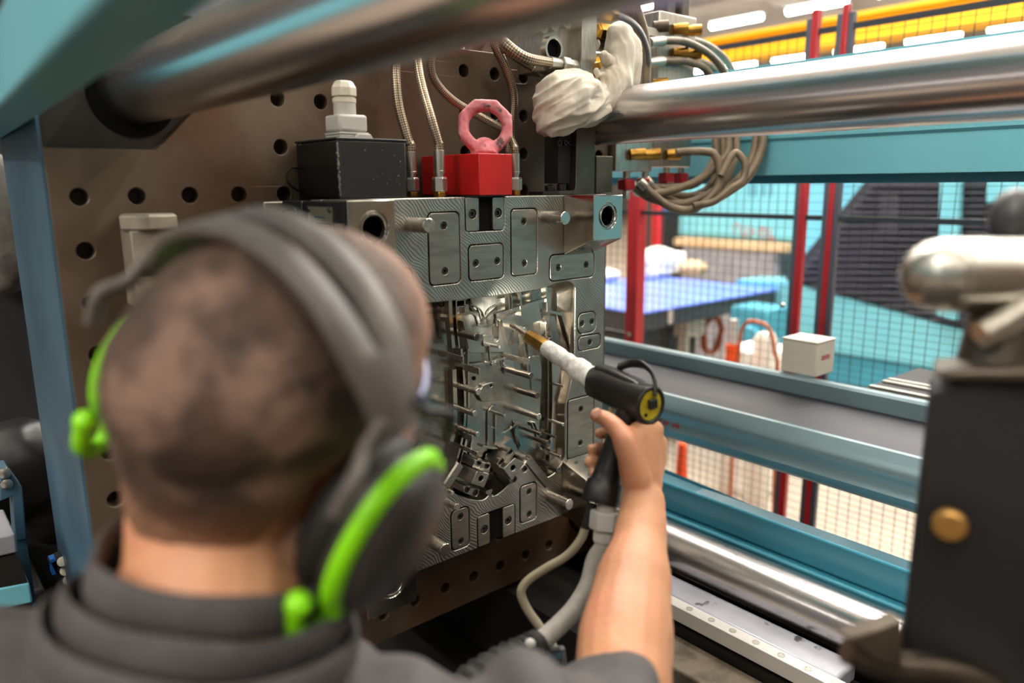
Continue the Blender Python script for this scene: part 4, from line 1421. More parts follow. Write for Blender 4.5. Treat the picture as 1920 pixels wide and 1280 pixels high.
LOOPS = [
    ([(1268, 286), (1292, 284), (1318, 284), (1340, 290), (1350, 322), (1340, 360), (1300, 392), (1258, 388), (1226, 366), (1212, 352)], 0.0, 0.0090, 'beige hydraulic hose leaving the brass coupling straight, then hanging as the lowest loop'),
    ([(1356, 200), (1366, 262), (1362, 290), (1340, 316), (1300, 342), (1250, 360), (1212, 362), (1188, 352)], 0.02, 0.0086, 'beige hydraulic hose running straightest from the tie bar down to the first red valve'),
    ([(1372, 200), (1380, 262), (1376, 300), (1352, 346), (1308, 374), (1260, 382), (1216, 370), (1196, 356)], 0.036, 0.0090, 'beige hydraulic hose in the middle of the bundle, sagging below the red valves'),
    ([(1352, 330), (1372, 292), (1384, 288), (1397, 308), (1392, 338), (1368, 354), (1338, 378), (1300, 386)], -0.018, 0.0080, 'beige hydraulic hose bent in a tight arch at the right of the bundle'),
    ([(1428, 190), (1431, 258), (1424, 292), (1404, 330), (1378, 352), (1330, 378), (1272, 380), (1236, 362), (1222, 348)], 0.05, 0.0094, 'outermost beige hydraulic hose of the bundle, furthest right under the tie bar'),
    ([(1418, 190), (1418, 258), (1410, 296), (1390, 330), (1358, 356), (1310, 368), (1262, 366), (1230, 356), (1216, 344)], 0.066, 0.0094, 'beige hydraulic hose just inside the outermost one of the bundle'),
    ([(1336, 200), (1342, 262), (1338, 300), (1308, 342), (1262, 352), (1232, 352), (1204, 350)], 0.082, 0.0090, 'beige hydraulic hose leftmost of those coming down behind the tie bar'),
    ([(1350, 200), (1354, 262), (1352, 305), (1330, 350), (1296, 368), (1250, 374), (1206, 362)], 0.098, 0.0088, 'beige hydraulic hose second from the left behind the tie bar'),
    ([(1376, 240), (1374, 300), (1362, 342), (1336, 362), (1292, 378), (1248, 376), (1214, 360)], 0.112, 0.0088, 'beige hydraulic hose at the back of the bundle, mostly hidden'),
]
for pts, dd, r, lab in LOOPS:
    P = [at(px, py, D=1.665 + dd * 0.8) for px, py in pts]
    t = thing('hydraulic_hose', lab, 'hose', P[0], 'hydraulic hoses under the tie bar')
    part('hose', MB().tube(spline(P, 7), r, 12), M['rubber_hose'], t, smooth=60)
    d = (P[-1] - P[-2]).normalized()
    if 'tight arch' in lab:
        continue
    part('ferrule', MB().lathe(P[-1], d, [(0, r), (0.003, r * 1.2), (0.02, r * 1.2), (0.022, r * 0.8)], 16), M['steel'], t)
UPPER = [
    ([(1222, 80), (1250, 76), (1290, 80), (1332, 104), (1360, 140), (1372, 190)], 1.10, 'upper beige hose arching from the valve block over the bright tie bar'),
    ([(1262, 74), (1296, 75), (1338, 92), (1370, 128), (1388, 190)], 1.16, 'beige hose behind the upper one, arching over the bright tie bar'),
    ([(1220, 118), (1250, 114), (1292, 116), (1328, 136), (1346, 190)], 1.11, 'lower beige hose arching from the valve block over the bright tie bar'),
    ([(1262, 114), (1300, 113), (1336, 126), (1356, 150), (1366, 190)], 1.16, 'beige hose behind the lower one, arching over the bright tie bar'),
]
for pts, y, lab in UPPER:
    P = [at(px, py, Y=y) for px, py in pts]
    t = thing('hydraulic_hose', lab, 'hose', P[0])
    part('hose', MB().tube(spline(P, 7), 0.0085, 12), M['rubber_hose'], t, smooth=60)
    d = (P[1] - P[0])
    part('ferrule', MB().cyl(P[0] - d * 0.15, P[0] + d * 0.75, 0.0108, n=16), M['steel'], t)
for k, (pts, y) in enumerate((([(1176, -30), (1196, 20), (1210, 70), (1213, 130), (1208, 180), (1194, 212), (1176, 228)], 1.06), ([(1160, -30), (1180, 10), (1198, 60), (1206, 120), (1200, 160), (1184, 190), (1170, 200)], 1.075),
                              ([(1142, -30), (1160, 6), (1182, 40), (1196, 100), (1196, 150), (1180, 172)], 1.09))):
    P = [at(px, py, Y=y) for px, py in pts]
    mb = MB().tube(spline(P, 7), 0.0085, 12)
    solo('hydraulic_hose', mb, M['rubber_hose'], ('outermost pale hose curving down behind the white cloth', 'middle pale hose curving down behind the white cloth', 'innermost pale hose curving down behind the white cloth')[k], 'hose', smooth=60)
P = [at(px, py, Y=1.05) for px, py in ((1158, 28), (1185, 42), (1203, 62), (1214, 92), (1217, 120))]
solo('hose_strap', MB().tube(spline(P, 6), 0.008, 10, flat=(0.35, 1.0), up=(0, -1, 0.2)), M['grey_dark'], 'dark flat strap round the pale hoses beside the white cloth', 'strap', smooth=60)

# ================================================================== guard fence
FX = 2.3


def fy(px, py=500):
    return at(px, py, X=FX).y


def post(px, lab, greys, bolt=None, w=0.027):
    y = fy(px)
    t = thing('fence_post', lab, 'fence post', (FX, y, 0.0))
    part('post', MB().box2((FX - w, y - w, 0.01), (FX + w, y + w, 2.265)), M['post_red'], t, bevel=0.003)
    part('foot', MB().box2((FX - 0.06, y - 0.06, 0.0), (FX + 0.06, y + 0.06, 0.0098)), M['post_red'], t)
    for s in greys:
        part('hinge_plate', MB().box2((FX - w + 0.002, y + s * (w + 0.0002), 0.05), (FX + 0.012, y + s * (w + 0.017), 2.24)), M['post_grey'], t, bevel=0.002)
    if bolt:
        p = at(bolt[0], bolt[1], X=FX - w - 0.0002)
        part('bolt', MB().lathe(p, (-1, 0, 0), [(0, 0.009), (0.006, 0.009), (0.009, 0.005), (0.009, 0)], 10), M['steel'], t)
    return y


yA = post(1192, 'red fence post right beside the mold, nearest of the posts to it', (), (1181, 627))
yB = post(1499, 'red fence post with one grey plate, behind the white box', (1,), (1468, 572), 0.0115)
yC = post(1551, 'narrow red fence post with grey plates on both sides', (1, -1), None, 0.0095)


def panel(y0, y1, lab, dv, dh, rails):
    t = thing('mesh_fence', lab, 'fence panel', (FX, (y0 + y1) / 2, 0.1))
    lo, hi = min(y0, y1), max(y0, y1)
    for z in rails:
        part('rail', MB().box2((FX - 0.008, lo, z - 0.008), (FX + 0.008, hi, z + 0.008)), M['wire'], t)
    mb = MB()
    n = int((hi - lo) / dv)
    for k in range(1, n):
        y = lo + (hi - lo) * k / n
        mb.box((FX, y, 1.155), (0.0017, 0.0017, 2.09))
    z = 0.12
    while z < 2.2:
        mb.box((FX + 0.003, (lo + hi) / 2, z), (0.0012, hi - lo, 0.0012))
        z += dh
    part('wire_mesh', mb, M['wire'], t, kind='stuff', smooth=None, weld=False)


panel(yA + 0.031, yA + 1.6, 'black wire mesh fence panel left of the first red post', 0.034, 0.030, (0.1, 1.15, 1.64, 2.2))
panel(yA - 0.028, yB + 0.029, 'black wire mesh fence panel between the two thick red posts', 0.031, 0.028, (0.1, 1.64, 2.2))
panel(yC - 0.027, yC - 1.9, 'black wire mesh fence panel right of the narrow red post', 0.036, 0.021, (0.1, 1.64, 2.2))
panel(yB - 0.012, yC + 0.027, 'narrow wire mesh strip between the two right hand posts', 0.031, 0.028, (0.1, 1.64, 2.2))

# -- white control box on the sill, dark slide behind it
wb = thing('control_box', 'small off white plastic box with red print, standing on the sill', 'box', (1.655, 0.86, 1.3072))
c0 = at(1530, 660, X=1.622)
sx = 0.085
part('case', MB().box2((1.6265, c0.y, 1.3072), (1.6265 + sx, c0.y + 0.088, 1.3072 + 0.078)), M['white_box'], wb, bevel=0.003)
part('lid', MB().box2((1.625, c0.y - 0.0012, 1.3853), (1.628 + sx, c0.y + 0.0895, 1.3905)), M['white_box'], wb, bevel=0.0015)
mb = MB()
for k in range(6):                                     # blurred red lettering
    x = 1.652 + 0.0065 * k
    mb.box((x, c0.y - 0.0004, 1.350), (0.0022, 0.0006, 0.011))
    mb.box((x + 0.002, c0.y - 0.0004, 1.350 + (0.004, -0.004, 0.0)[k % 3]), (0.004, 0.0006, 0.0022))
part('red_print', mb, M['red_ink'], wb)
sl = thing('slide_unit', 'black slide with two silver strips behind the white box', 'conveyor', (1.9, 0.3, 0.9))
part('body', MB().box2((1.76, -0.9, 1.14), (2.1, 0.80, 1.262)), M['black_matte'], sl, bevel=0.006)
for y in (-0.8, -0.3):
    part('leg', MB().box2((1.9, y - 0.03, 0.0202), (1.96, y + 0.03, 1.1398)), M['grey_dark'], sl)
for x in (1.80, 1.87, 1.9):
    part('silver_strip', MB().box2((x, -0.9, 1.2622), (x + 0.014, 0.79, 1.268)), M['steel'], sl)

# ================================================================== beyond the fence
tb_ = thing('belt_conveyor', 'blue belt conveyor table beyond the fence, white sacks lying on it', 'conveyor', (4.4, 3.45, 0.0))
a, b = at(1215, 583, Z=1.0), at(1470, 530, Z=1.0)
TX0, TX1, TY0, TY1 = 3.44, 4.95, 2.88, 4.05
part('belt', MB().box2((TX0, TY0, 0.985), (TX1, TY1, 1.0)), M['blue_table'], tb_, bevel=0.004)
part('frame', MB().box2((TX0 + 0.01, TY0 + 0.012, 0.88), (TX1, TY1 - 0.01, 0.9848)), M['grey_dark'], tb_, bevel=0.004)
for x in (TX0 + 0.1, TX1 - 0.1):
    for y in (TY0 + 0.1, TY1 - 0.1):
        part('leg', MB().box2((x - 0.03, y - 0.03, 0), (x + 0.03, y + 0.03, 0.8798)), M['grey_dark'], tb_)
p = at(1258, 582, Y=TY0)
part('clip', MB().box2((p.x - 0.012, TY0 - 0.006, 0.90), (p.x + 0.012, TY0 + 0.0115, 0.982)), M['white_box'], tb_)
# sacks and boxes on it
rs = random.Random(5)


def sack(px, py, w, h, dpt, lab, m, z=1.0):
    p = at(px, py, Z=z)
    mb = MB()
    mb.ball((p.x, p.y + dpt * 0.5, z + h * 0.5), (w * 0.46, dpt * 0.46, h * 0.46), 20, 12)
    mb.box((p.x, p.y + dpt * 0.5, z + h * 0.42), (w * 0.80, dpt * 0.8, h * 0.70))
    sd = rs.uniform(0, 50)
    me = remesh(mb, 0.02, 5, 'sack', lambda q, nn: 0.018 * mnoise.noise(q * 7 + V((sd, 0, 0))))
    for v in me.vertices:
        v.co.z = max(v.co.z, z + 0.0005)
    me_thing('sack', me, m, lab, 'sack')


sack(1262, 520, 0.52, 0.25, 0.30, 'bright white sack on the blue belt conveyor, the largest', M['white_bag'])
sack(1322, 519, 0.20, 0.14, 0.24, 'cream crumpled sack at the right end of the big white one', M['cardboard'])
sack(1152, 528, 0.24, 0.10, 0.22, 'small white sack left of the first red post', M['white_bag'])
cbx = solo('cardboard_box', MB().box2((4.25, 4.3, 0.0), (4.65, 4.75, 1.62)), M['cardboard'], 'tall pale cardboard stack behind the conveyor, left of the red post', 'box', bevel=0.01)
zb_ = at(1400, 461, X=6.05).z
yb0, yb1 = at(1478, 461, X=6.05).y, at(1266, 461, X=6.05).y
solo('timber_board', MB().box2((6.02, yb0, zb_ - 0.035), (6.18, yb1, zb_ + 0.035)), M['cardboard'], 'pale timber board lying under the far teal machine', 'board', bevel=0.006)
solo('board_stand', MB().box2((6.04, yb0 + 0.1, 0.0), (6.17, yb1 - 0.1, zb_ - 0.0355)), M['grey_top'], 'grey stand under the pale timber board', 'stand', bevel=0.006)
rp = thing('machine_post', 'slim bright red post in the distance behind the first fence post', 'post', at(1230, 640, Y=4.2))
p = at(1229, 500, Y=4.2)
rp.location = (p.x, 4.2, 0)
part('post', MB().box2((p.x - 0.035, 4.17, 0.008), (p.x + 0.035, 4.23, 2.1)), M['post_red'], rp)
part('foot', MB().box2((p.x - 0.08, 4.12, 0), (p.x + 0.08, 4.28, 0.0078)), M['post_red'], rp)
# far machines
fm = thing('molding_machine', 'light teal molding machine with red lettering beyond the conveyor', 'machine', (7.0, 4.2, 0))
yl, yr_ = at(1272, 420, X=6.2).y, at(1520, 420, X=6.2).y
part('cover', MB().box2((6.2, yr_ - 1.2, 1.24), (7.4, yl, 2.5)), M['teal'], fm, bevel=0.02)
part('base', MB().box2((6.25, yr_ - 1.2, 0.0), (7.4, yl - 0.02, 1.2398)), M['grey_teal'], fm, bevel=0.02)
mb = MB()
for k, px in enumerate((1377, 1391, 1408, 1424, 1443)):
    py = 430 + 2.0 * k
    q = at(px, py, X=6.198)
    mb.box((6.198, q.y, q.z), (0.003, 0.012, 0.10))
    mb.box((6.198, q.y - 0.025, q.z + (0.04, -0.04, 0.0)[k % 3]), (0.003, 0.05, 0.014))
    if k % 2:
        mb.box((6.198, q.y - 0.05, q.z), (0.003, 0.012, 0.10))
part('red_lettering', mb, M['red_ink'], fm)
mb = MB()
for px in (1406, 1416, 1432, 1445):
    q = at(px, 356, X=6.198)
    mb.box((6.198, q.y, q.z), (0.003, 0.018, 0.11))
part('dark_lettering', mb, M['dark_ink'], fm)
dk = thing('dark_machine', 'dark machine frame with a blue band beyond the conveyor', 'machine', (6.4, 5.6, 0))
q0, q1 = at(1243, 430, Y=5.2), at(1271, 430, Y=5.2)
part('frame', MB().box2((q0.x, 5.2, 0), (q1.x + 0.6, 5.6, 2.3)), M['grey_dark'], dk, bevel=0.01)
part('blue_band', MB().box2((q0.x - 0.002, 5.19, at(1255, 398, Y=5.19).z), (q1.x, 5.1998, at(1255, 385, Y=5.19).z)), M['blue'], dk)
solo('pale_cabinet', MB().box2((5.2, 6.2, 0.0), (6.2, 6.6, 1.95)), M['cardboard'], 'pale cabinet far behind, left of the slim red post', 'cabinet', bevel=0.02)
solo('white_cabinet', MB().box2((3.55, 4.4, 0.0), (4.2, 4.8, 2.05)), M['hall_wall'], 'pale grey cabinet seen left of the first red fence post', 'cabinet', bevel=0.02)


def wall_x(name, pts, x, dx, m, lab=None, cat=None, parent=None):
    """upright slab in the plane X = x with the outline of the given picture points."""
    P = [at(a, b, X=x) for a, b in pts]
    mb = MB().prism([(q.y, q.z) for q in P], lambda u, v, t: V((x + dx * t, u, v)))
    if parent is not None:
        return part(name, mb, m, parent)
    return solo(name, mb, m, lab, cat)


nm = thing('louvre_machine', 'dark louvred machine guard above a teal base, right of the red posts', 'machine', (5.0, 1.8, 0))
wall_x('louvre_back', [(1655, 300), (1990, 300), (1990, 668), (1860, 632), (1470, 524), (1478, 515)], 5.0, 0.05, M['grey_dark'], parent=nm)
wall_x('teal_base', [(1380, 524), (1470, 527), (1860, 635), (1990, 668), (1990, 690), (1860, 705), (1500, 650), (1380, 630)], 4.96, 0.3, M['teal'], parent=nm)
wall_x('base_skirt', [(1380, 631), (1500, 651), (1860, 706), (1990, 700), (1990, 730), (1860, 760), (1380, 690)], 4.98, 0.25, M['teal_dark'], parent=nm)
wall_x('teal_post', [(1764, 300), (1800, 300), (1792, 600), (1756, 590)], 4.88, 0.06, M['teal'], parent=nm)
wall_x('teal_panel', [(1850, 300), (1990, 300), (1990, 392), (1850, 380)], 4.9, 0.04, M['teal'], parent=nm)
wall_x('pale_panel', [(1650, 360), (1684, 360), (1684, 440), (1650, 436)], 4.955, 0.03, M['grey_dark'], parent=nm)
for k in range(21):
    py = 346 + 12.5 * k
    xl = 1655 - (py - 300) * 0.80 + 12
    if py > 512:
        xl = 1480 + (py - 526) * 3.6 + 14
    wall_x('slat', [(xl, py), (1985, py + 1), (1985, py + 5.0), (xl - 3, py + 4.0)], 4.945, 0.05, M['post_grey'], parent=nm)
wall_x('panel_behind', [(1500, 250), (1990, 250), (1990, 700), (1500, 700)], 5.4, 0.3, M['teal'], 'teal panel behind the louvred guard', 'panel')

# things under the conveyor
cb = solo('dark_cabinet', MB().box2((3.75, 3.2, 0.0), (4.45, 3.6, 0.86)), M['grey_dark'], 'dark cabinet under the conveyor behind the orange hose coil', 'cabinet', bevel=0.01)
hc = thing('hose_coil', 'coil of brown orange hose hanging under the conveyor', 'hose', at(1335, 662, Y=3.15))
c = at(1335, 627, Y=3.15)
pts = []
for k in range(64):
    a = 2 * math.pi * k / 20
    r = 0.115 + 0.006 * math.sin(k * 1.7)
    pts.append(c + V((r * math.cos(a) * 0.95, -0.02 + 0.0006 * k + 0.008 * math.sin(k), r * math.sin(a) * 1.15)))
part('coil', MB().tube(pts, 0.012, 8), M['orange'], hc, smooth=60)
tl = thing('marker_pole', 'grey pole with a bright orange sleeve beyond the sill', 'pole', at(1374, 690, X=3.3))
p0, p1, p2_ = at(1372, 598, X=3.2), at(1374, 645, X=3.2), at(1374, 690, X=3.2)
tl.location = (p1.x, p1.y, 0)
part('tube', MB().cyl((p1.x, p1.y, p1.z + 0.0003), (p1.x, p1.y, p0.z), 0.021, n=14), M['gland'], tl)
part('sleeve', MB().cyl((p1.x, p1.y, p2_.z), (p1.x, p1.y, p1.z), 0.034, n=16), M['orange_bright'], tl)
part('stand', MB().cyl((p1.x, p1.y, 0.0), (p1.x, p1.y, p2_.z - 0.0003), 0.03, n=14), M['white_box'], tl)
q = at(1420, 690, X=3.6)
solo('pale_bin', MB().box2((q.x, q.y - 0.05, 0.0), (q.x + 0.3, q.y + 0.22, at(1420, 660, X=3.6).z)), M['white_bag'], 'pale bin low beyond the sill, beside the orange sleeved pole', 'bin', bevel=0.02)
q = at(1280, 605, Y=3.18)
solo('cream_box', MB().box2((q.x - 0.11, 3.06, 0.72), (q.x + 0.10, 3.17, 0.86)).box2((q.x - 0.09, 3.08, 0.0), (q.x - 0.05, 3.15, 0.72)), M['white_box'], 'cream box on a stand under the conveyor edge', 'box', bevel=0.004)
q = at(1412, 600, X=4.0)
solo('teal_pump', MB().box2((q.x, q.y - 0.10, 0.0), (q.x + 0.25, q.y + 0.16, q.z + 0.07)).cyl((q.x - 0.06, q.y, q.z - 0.1), (q.x, q.y, q.z - 0.1), 0.07), M['teal_dark'], 'teal pump unit beyond the fence under the conveyor end', 'pump', bevel=0.01)
q = at(1436, 635, X=3.4)
solo('white_cap_drum', MB().lathe((q.x, q.y, 0), (0, 0, 1), [(0, 0.06), (q.z, 0.06), (q.z + 0.03, 0.04), (q.z + 0.03, 0)], 20), M['white_box'], 'small round white drum left of the grey plated red post', 'drum')
P = [at(a, b, X=3.0) for a, b in ((1395, 610), (1430, 606), (1446, 625), (1452, 660), (1458, 700))]
P = [V((P[0].x, P[0].y + 0.02, 0.012)), V((P[0].x, P[0].y + 0.02, P[0].z - 0.2))] + P + [V((P[-1].x, P[-1].y - 0.02, 0.4)), V((P[-1].x, P[-1].y - 0.04, 0.012))]
solo('orange_cable', MB().tube(spline(P, 6), 0.009, 8), M['orange'], 'brown orange cable drooping beside the grey plated red post', 'cable', smooth=60)
q = at(1279, 850, X=2.7)
solo('orange_marker', MB().lathe((q.x, q.y, 0), (0, 0, 1), [(0, 0.05), (q.z, 0.022), (q.z + 0.05, 0.018), (q.z + 0.05, 0)], 16), M['orange_bright'], 'small orange marker seen in the gap below the sill', 'marker')
q = at(1437, 876, X=2.2)


# ================================================================== the worker
def W(x, y, z):
    return RGT * x + UPV * y - FWD * z


EAR = at(491, 778, D=0.517)
hf = W(0.533, 0.340, -0.775).normalized()
ha = W(0.804, -0.489, 0.339)
ha = (ha - hf * ha.dot(hf)).normalized()
hu = ha.cross(hf)
HROT = Matrix((ha, hf, hu)).transposed()


def H(x, y, z):
    return EAR + ha * x + hf * y + hu * z


NECK = at(406, 1145, D=0.508)
th = V((RGT.x, RGT.y, 0)).normalized()                 # across the shoulders
tf = V((-th.y, th.x, 0))
SHR = at(985, 1432, D=0.530)
SHL = NECK - th * 0.20 + V((0, 0, -0.075)) - tf * 0.01
HIP = V((NECK.x - 0.05, NECK.y - 0.04, 0.93))
person = thing('person', 'man seen from behind, short brown hair, charcoal shirt, pointing the blast gun into the mold', 'person', (HIP.x, HIP.y, 0.0))

CRANIA = [((0, 0.014, 0.042), (0.0755, 0.112, 0.081)), ((0, -0.032, 0.006), (0.067, 0.060, 0.072)), ((0, 0.03, 0.02), (0.070, 0.075, 0.075)), ((0, -0.036, -0.045), (0.061, 0.052, 0.075))]
body = MB()
for c, r in CRANIA:
    body.ball(H(*c), r, 24, 16, HROT)
body.ball(H(0, 0.058, -0.030), (0.056, 0.046, 0.075), 18, 12, HROT)          # face
body.ball(H(0, 0.074, -0.084), (0.036, 0.030, 0.026), 14, 10, HROT)          # chin
limb(body, [(H(-0.05, 0.02, -0.055), 0.020), (H(-0.028, 0.075, -0.085), 0.018)], 10, 2)
limb(body, [(H(0.05, 0.02, -0.055), 0.020), (H(0.028, 0.075, -0.085), 0.018)], 10, 2)
limb(body, [(H(0, 0.098, 0.022), 0.009), (H(0, 0.116, -0.008), 0.011), (H(0, 0.121, -0.022), 0.014)], 10, 3)   # nose
limb(body, [(H(-0.045, 0.083, 0.034), 0.010), (H(0, 0.096, 0.036), 0.010), (H(0.045, 0.083, 0.034), 0.010)], 8, 3)   # brow
for s in (-1, 1):                                       # ears (under the muffs), cheeks, lips
    body.ball(H(0.076 * s, 0.004, -0.004), (0.008, 0.015, 0.026), 12, 8, HROT)
    body.ball(H(0.035 * s, 0.076, -0.022), (0.022, 0.02, 0.022), 12, 8, HROT)
limb(body, [(H(-0.022, 0.097, -0.052), 0.005), (H(0, 0.104, -0.050), 0.0065), (H(0.022, 0.097, -0.052), 0.005)], 8, 3)
limb(body, [(H(-0.020, 0.096, -0.061), 0.005), (H(0, 0.102, -0.062), 0.0065), (H(0.020, 0.096, -0.061), 0.005)], 8, 3)
# neck and trunk
limb(body, [(H(0, -0.022, -0.02), 0.060), (H(-0.004, -0.030, -0.07), 0.0575), ((H(-0.004, -0.030, -0.07) + NECK) / 2, 0.058), (NECK, 0.066), (NECK + V((0, 0, -0.10)), 0.085)], 20, 4)
for s, S in ((-1, SHL), (1, SHR)):
    limb(body, [(NECK + V((0, 0, -0.05)), 0.055), ((NECK + V((0, 0, -0.05)) + S) / 2 + V((0, 0, 0.012 if s < 0 else -0.032)), 0.050), (S, 0.052)], 14, 3)
limb(body, [(NECK + V((0, 0, -0.12)), 0.10), (NECK * 0.6 + HIP * 0.4, 0.125), (HIP + V((0, 0, 0.1)), 0.12), (HIP, 0.13)], 18, 4)
# right arm
ELB = at(1170, 1352, D=0.735)
limb(body, [(SHR, 0.052), ((SHR + ELB) / 2, 0.047), (ELB, 0.043)], 16, 4)
FORE = [(1170, 1352, 0.735, 0.043), (1168, 1285, 0.762, 0.0495), (1173, 1200, 0.805, 0.0510), (1186, 1100, 0.862, 0.0445), (1200, 1010, 0.915, 0.0325), (1206, 940, 0.950, 0.0278)]
limb(body, [(at(x, y, D=d), r) for x, y, d, r in FORE], 18, 5)
hp_ = lambda x, y, d: at(x, y, D=d)
wr = hp_(1206, 932, 0.953)
# palm: four metacarpals and the heel of the hand
KN = [(1226, 806, 0.978), (1233, 832, 0.982), (1234, 858, 0.980), (1229, 884, 0.972)]
for (x, y, d), r in zip(KN, (0.0135, 0.0135, 0.0125, 0.0115)):
    limb(body, [(wr + (hp_(x, y, d) - wr) * 0.05, 0.018), ((wr + hp_(x, y, d)) / 2, 0.0150), (hp_(x, y, d), r)], 12, 3)
limb(body, [(hp_(1200, 920, 0.955), 0.021), (hp_(1190, 880, 0.955), 0.0205), (hp_(1185, 838, 0.962), 0.0185), (hp_(1200, 812, 0.970), 0.0165)], 14, 3)
limb(body, [(hp_(1212, 905, 0.962), 0.021), (hp_(1212, 850, 0.968), 0.019), (hp_(1212, 812, 0.974), 0.0165)], 14, 3)
# fingers curl round the far side of the grip; their tips show on its left
FING = [([(1226, 806, 0.978), (1208, 803, 1.024), (1163, 806, 1.040), (1124, 812, 1.026)], (0.0120, 0.0102, 0.0092, 0.0078)),
        ([(1233, 832, 0.982), (1206, 833, 1.030), (1154, 838, 1.042), (1110, 842, 1.020)], (0.0120, 0.0104, 0.0094, 0.0080)),
        ([(1234, 858, 0.980), (1202, 860, 1.026), (1148, 864, 1.036), (1104, 866, 1.014)], (0.0114, 0.0098, 0.0088, 0.0076)),
        ([(1229, 884, 0.972), (1196, 886, 1.014), (1150, 888, 1.024), (1112, 888, 1.008)], (0.0104, 0.0088, 0.0078, 0.0068))]
for pts, rad in FING:
    limb(body, [(hp_(*p), r) for p, r in zip(pts, rad)], 12, 4)
THUMB = [((1196, 900, 0.945), 0.0185), ((1175, 835, 0.946), 0.0165), ((1158, 806, 0.955), 0.0128), ((1139, 787, 0.968), 0.0108), ((1118, 778, 0.982), 0.0092)]
limb(body, [(hp_(*p), r) for p, r in THUMB], 14, 5)
limb(body, [(hp_(1190, 850, 0.955), 0.016), (hp_(1176, 815, 0.958), 0.012)], 12, 2)
# left arm hangs down
EL = SHL + V((-0.03, -0.01, -0.29))
WL = EL + tf * 0.10 + V((0, 0, -0.23))
limb(body, [(SHL, 0.052), ((SHL + EL) / 2, 0.046), (EL, 0.041), (EL * 0.6 + WL * 0.4, 0.042), (WL, 0.027)], 14, 4)
pl = WL + V((0, 0, -0.09)) + tf * 0.02
limb(body, [(WL, 0.027), ((WL + pl) / 2, 0.034), (pl, 0.030)], 12, 3)
for k, l in enumerate((0.075, 0.085, 0.078, 0.062)):
    b = pl + tf * (0.027 - 0.018 * k)
    limb(body, [(b, 0.0105), (b + V((0, 0, -l * 0.55)) + th * 0.006, 0.009), (b + V((0, 0, -l)) + th * 0.022, 0.0075)], 10, 3)
limb(body, [(WL + V((0, 0, -0.03)) + tf * 0.02, 0.015), (WL + V((0, 0, -0.075)) + tf * 0.06, 0.011), (WL + V((0, 0, -0.11)) + tf * 0.065, 0.009)], 10, 3)
bme = remesh(body, 0.0027, 5, 'body', lambda p, nn: 0.0004 * mnoise.noise(p * 60))
part_me('body', bme, M['skin'], person)
# thumb nail, eyes
tt = hp_(1117, 776, 0.9735)
part('thumbnail', MB().ball(tt - FWD * 0.0085 + UPV * 0.002, (0.0058, 0.0022, 0.0072), 12, 8, Matrix((RGT, -FWD, UPV)).transposed() @ Matrix.Rotation(R_(40), 3, 'Y')), M['nail'], person)
for s in (-1, 1):
    e = part('eye', MB().ball(H(0.031 * s, 0.083, 0.012), 0.0118, 16, 12), M['white_box'], person)
    part('iris', MB().ball(H(0.031 * s, 0.0925, 0.012), (0.0055, 0.003, 0.0055), 12, 8, HROT), M['shoe'], e)


# hair: a short crop over the cranium, fading out at the nape and above the ears
def support(d):
    """distance from the hair centre to the skull in head direction d."""
    best = 0
    c0 = V((0, -0.004, 0.03))
    for c, r in CRANIA:
        o_ = V([(c0[i] - c[i]) / r[i] for i in range(3)])
        q = V([d[i] / r[i] for i in range(3)])
        A, B, Cc = q.dot(q), 2 * o_.dot(q), o_.dot(o_) - 1
        disc = B * B - 4 * A * Cc
        if disc > 0:
            best = max(best, (-B + math.sqrt(disc)) / (2 * A))
    return best


mb = MB()
NA, NE = 120, 80
c0 = V((0, -0.004, 0.03))
hv, fade = [], []
for j in range(NE + 1):
    el = math.pi * j / NE                               # 0 = crown
    for i in range(NA):
        az = 2 * math.pi * i / NA                       # 0 = front
        d = V((math.sin(el) * math.sin(az), math.sin(el) * math.cos(az), math.cos(el)))
        back = (1 - math.cos(az)) / 2
        side = abs(math.sin(az))
        lim = R_(68 + 82 * back ** 0.8 + 14 * side * (1 - back))   # how far down the crop reaches
        k = max(0.0, min(1.0, (lim - el) / R_(14)))
        th_ = -0.004 + 0.0125 * (k * k * (3 - 2 * k)) * (1.0 - 0.45 * back * max(0, el - R_(70)))
        p = c0 + d * (support(d) + th_)
        nz = mnoise.noise(p * 60) * 0.5 + mnoise.noise(p * 190) * 0.6
        p += d * 0.0022 * nz * k
        hv.append(H(*p))
        fade.append(max(0.0, min(1.0, (el - (lim - R_(46))) / R_(46))) ** 1.3)
fs = []
for j in range(NE):
    for i in range(NA):
        a, b = j * NA + i, j * NA + (i + 1) % NA
        fs.append((a, a + NA, b + NA, b))
mb.add(hv, fs)
hme = mb.mesh('hair', root_loc(person), smooth=180, weld=False)
att = hme.attributes.new('fade', 'FLOAT', 'POINT')
for k, v in enumerate(fade):
    att.data[k].value = v
link('hair', hme, M['hair'], person)

# shirt: trunk, short sleeves, folded collar
sh_ = MB()
NB = at(402, 1080, D=0.503)
nax = W(0.17, 0.98, 0.04).normalized()
sh_.tube([NB - nax * 0.020, NB - nax * 0.045, NB - nax * 0.075, NECK + V((0, 0, -0.10))], [0.080, 0.088, 0.094, 0.098], 28)

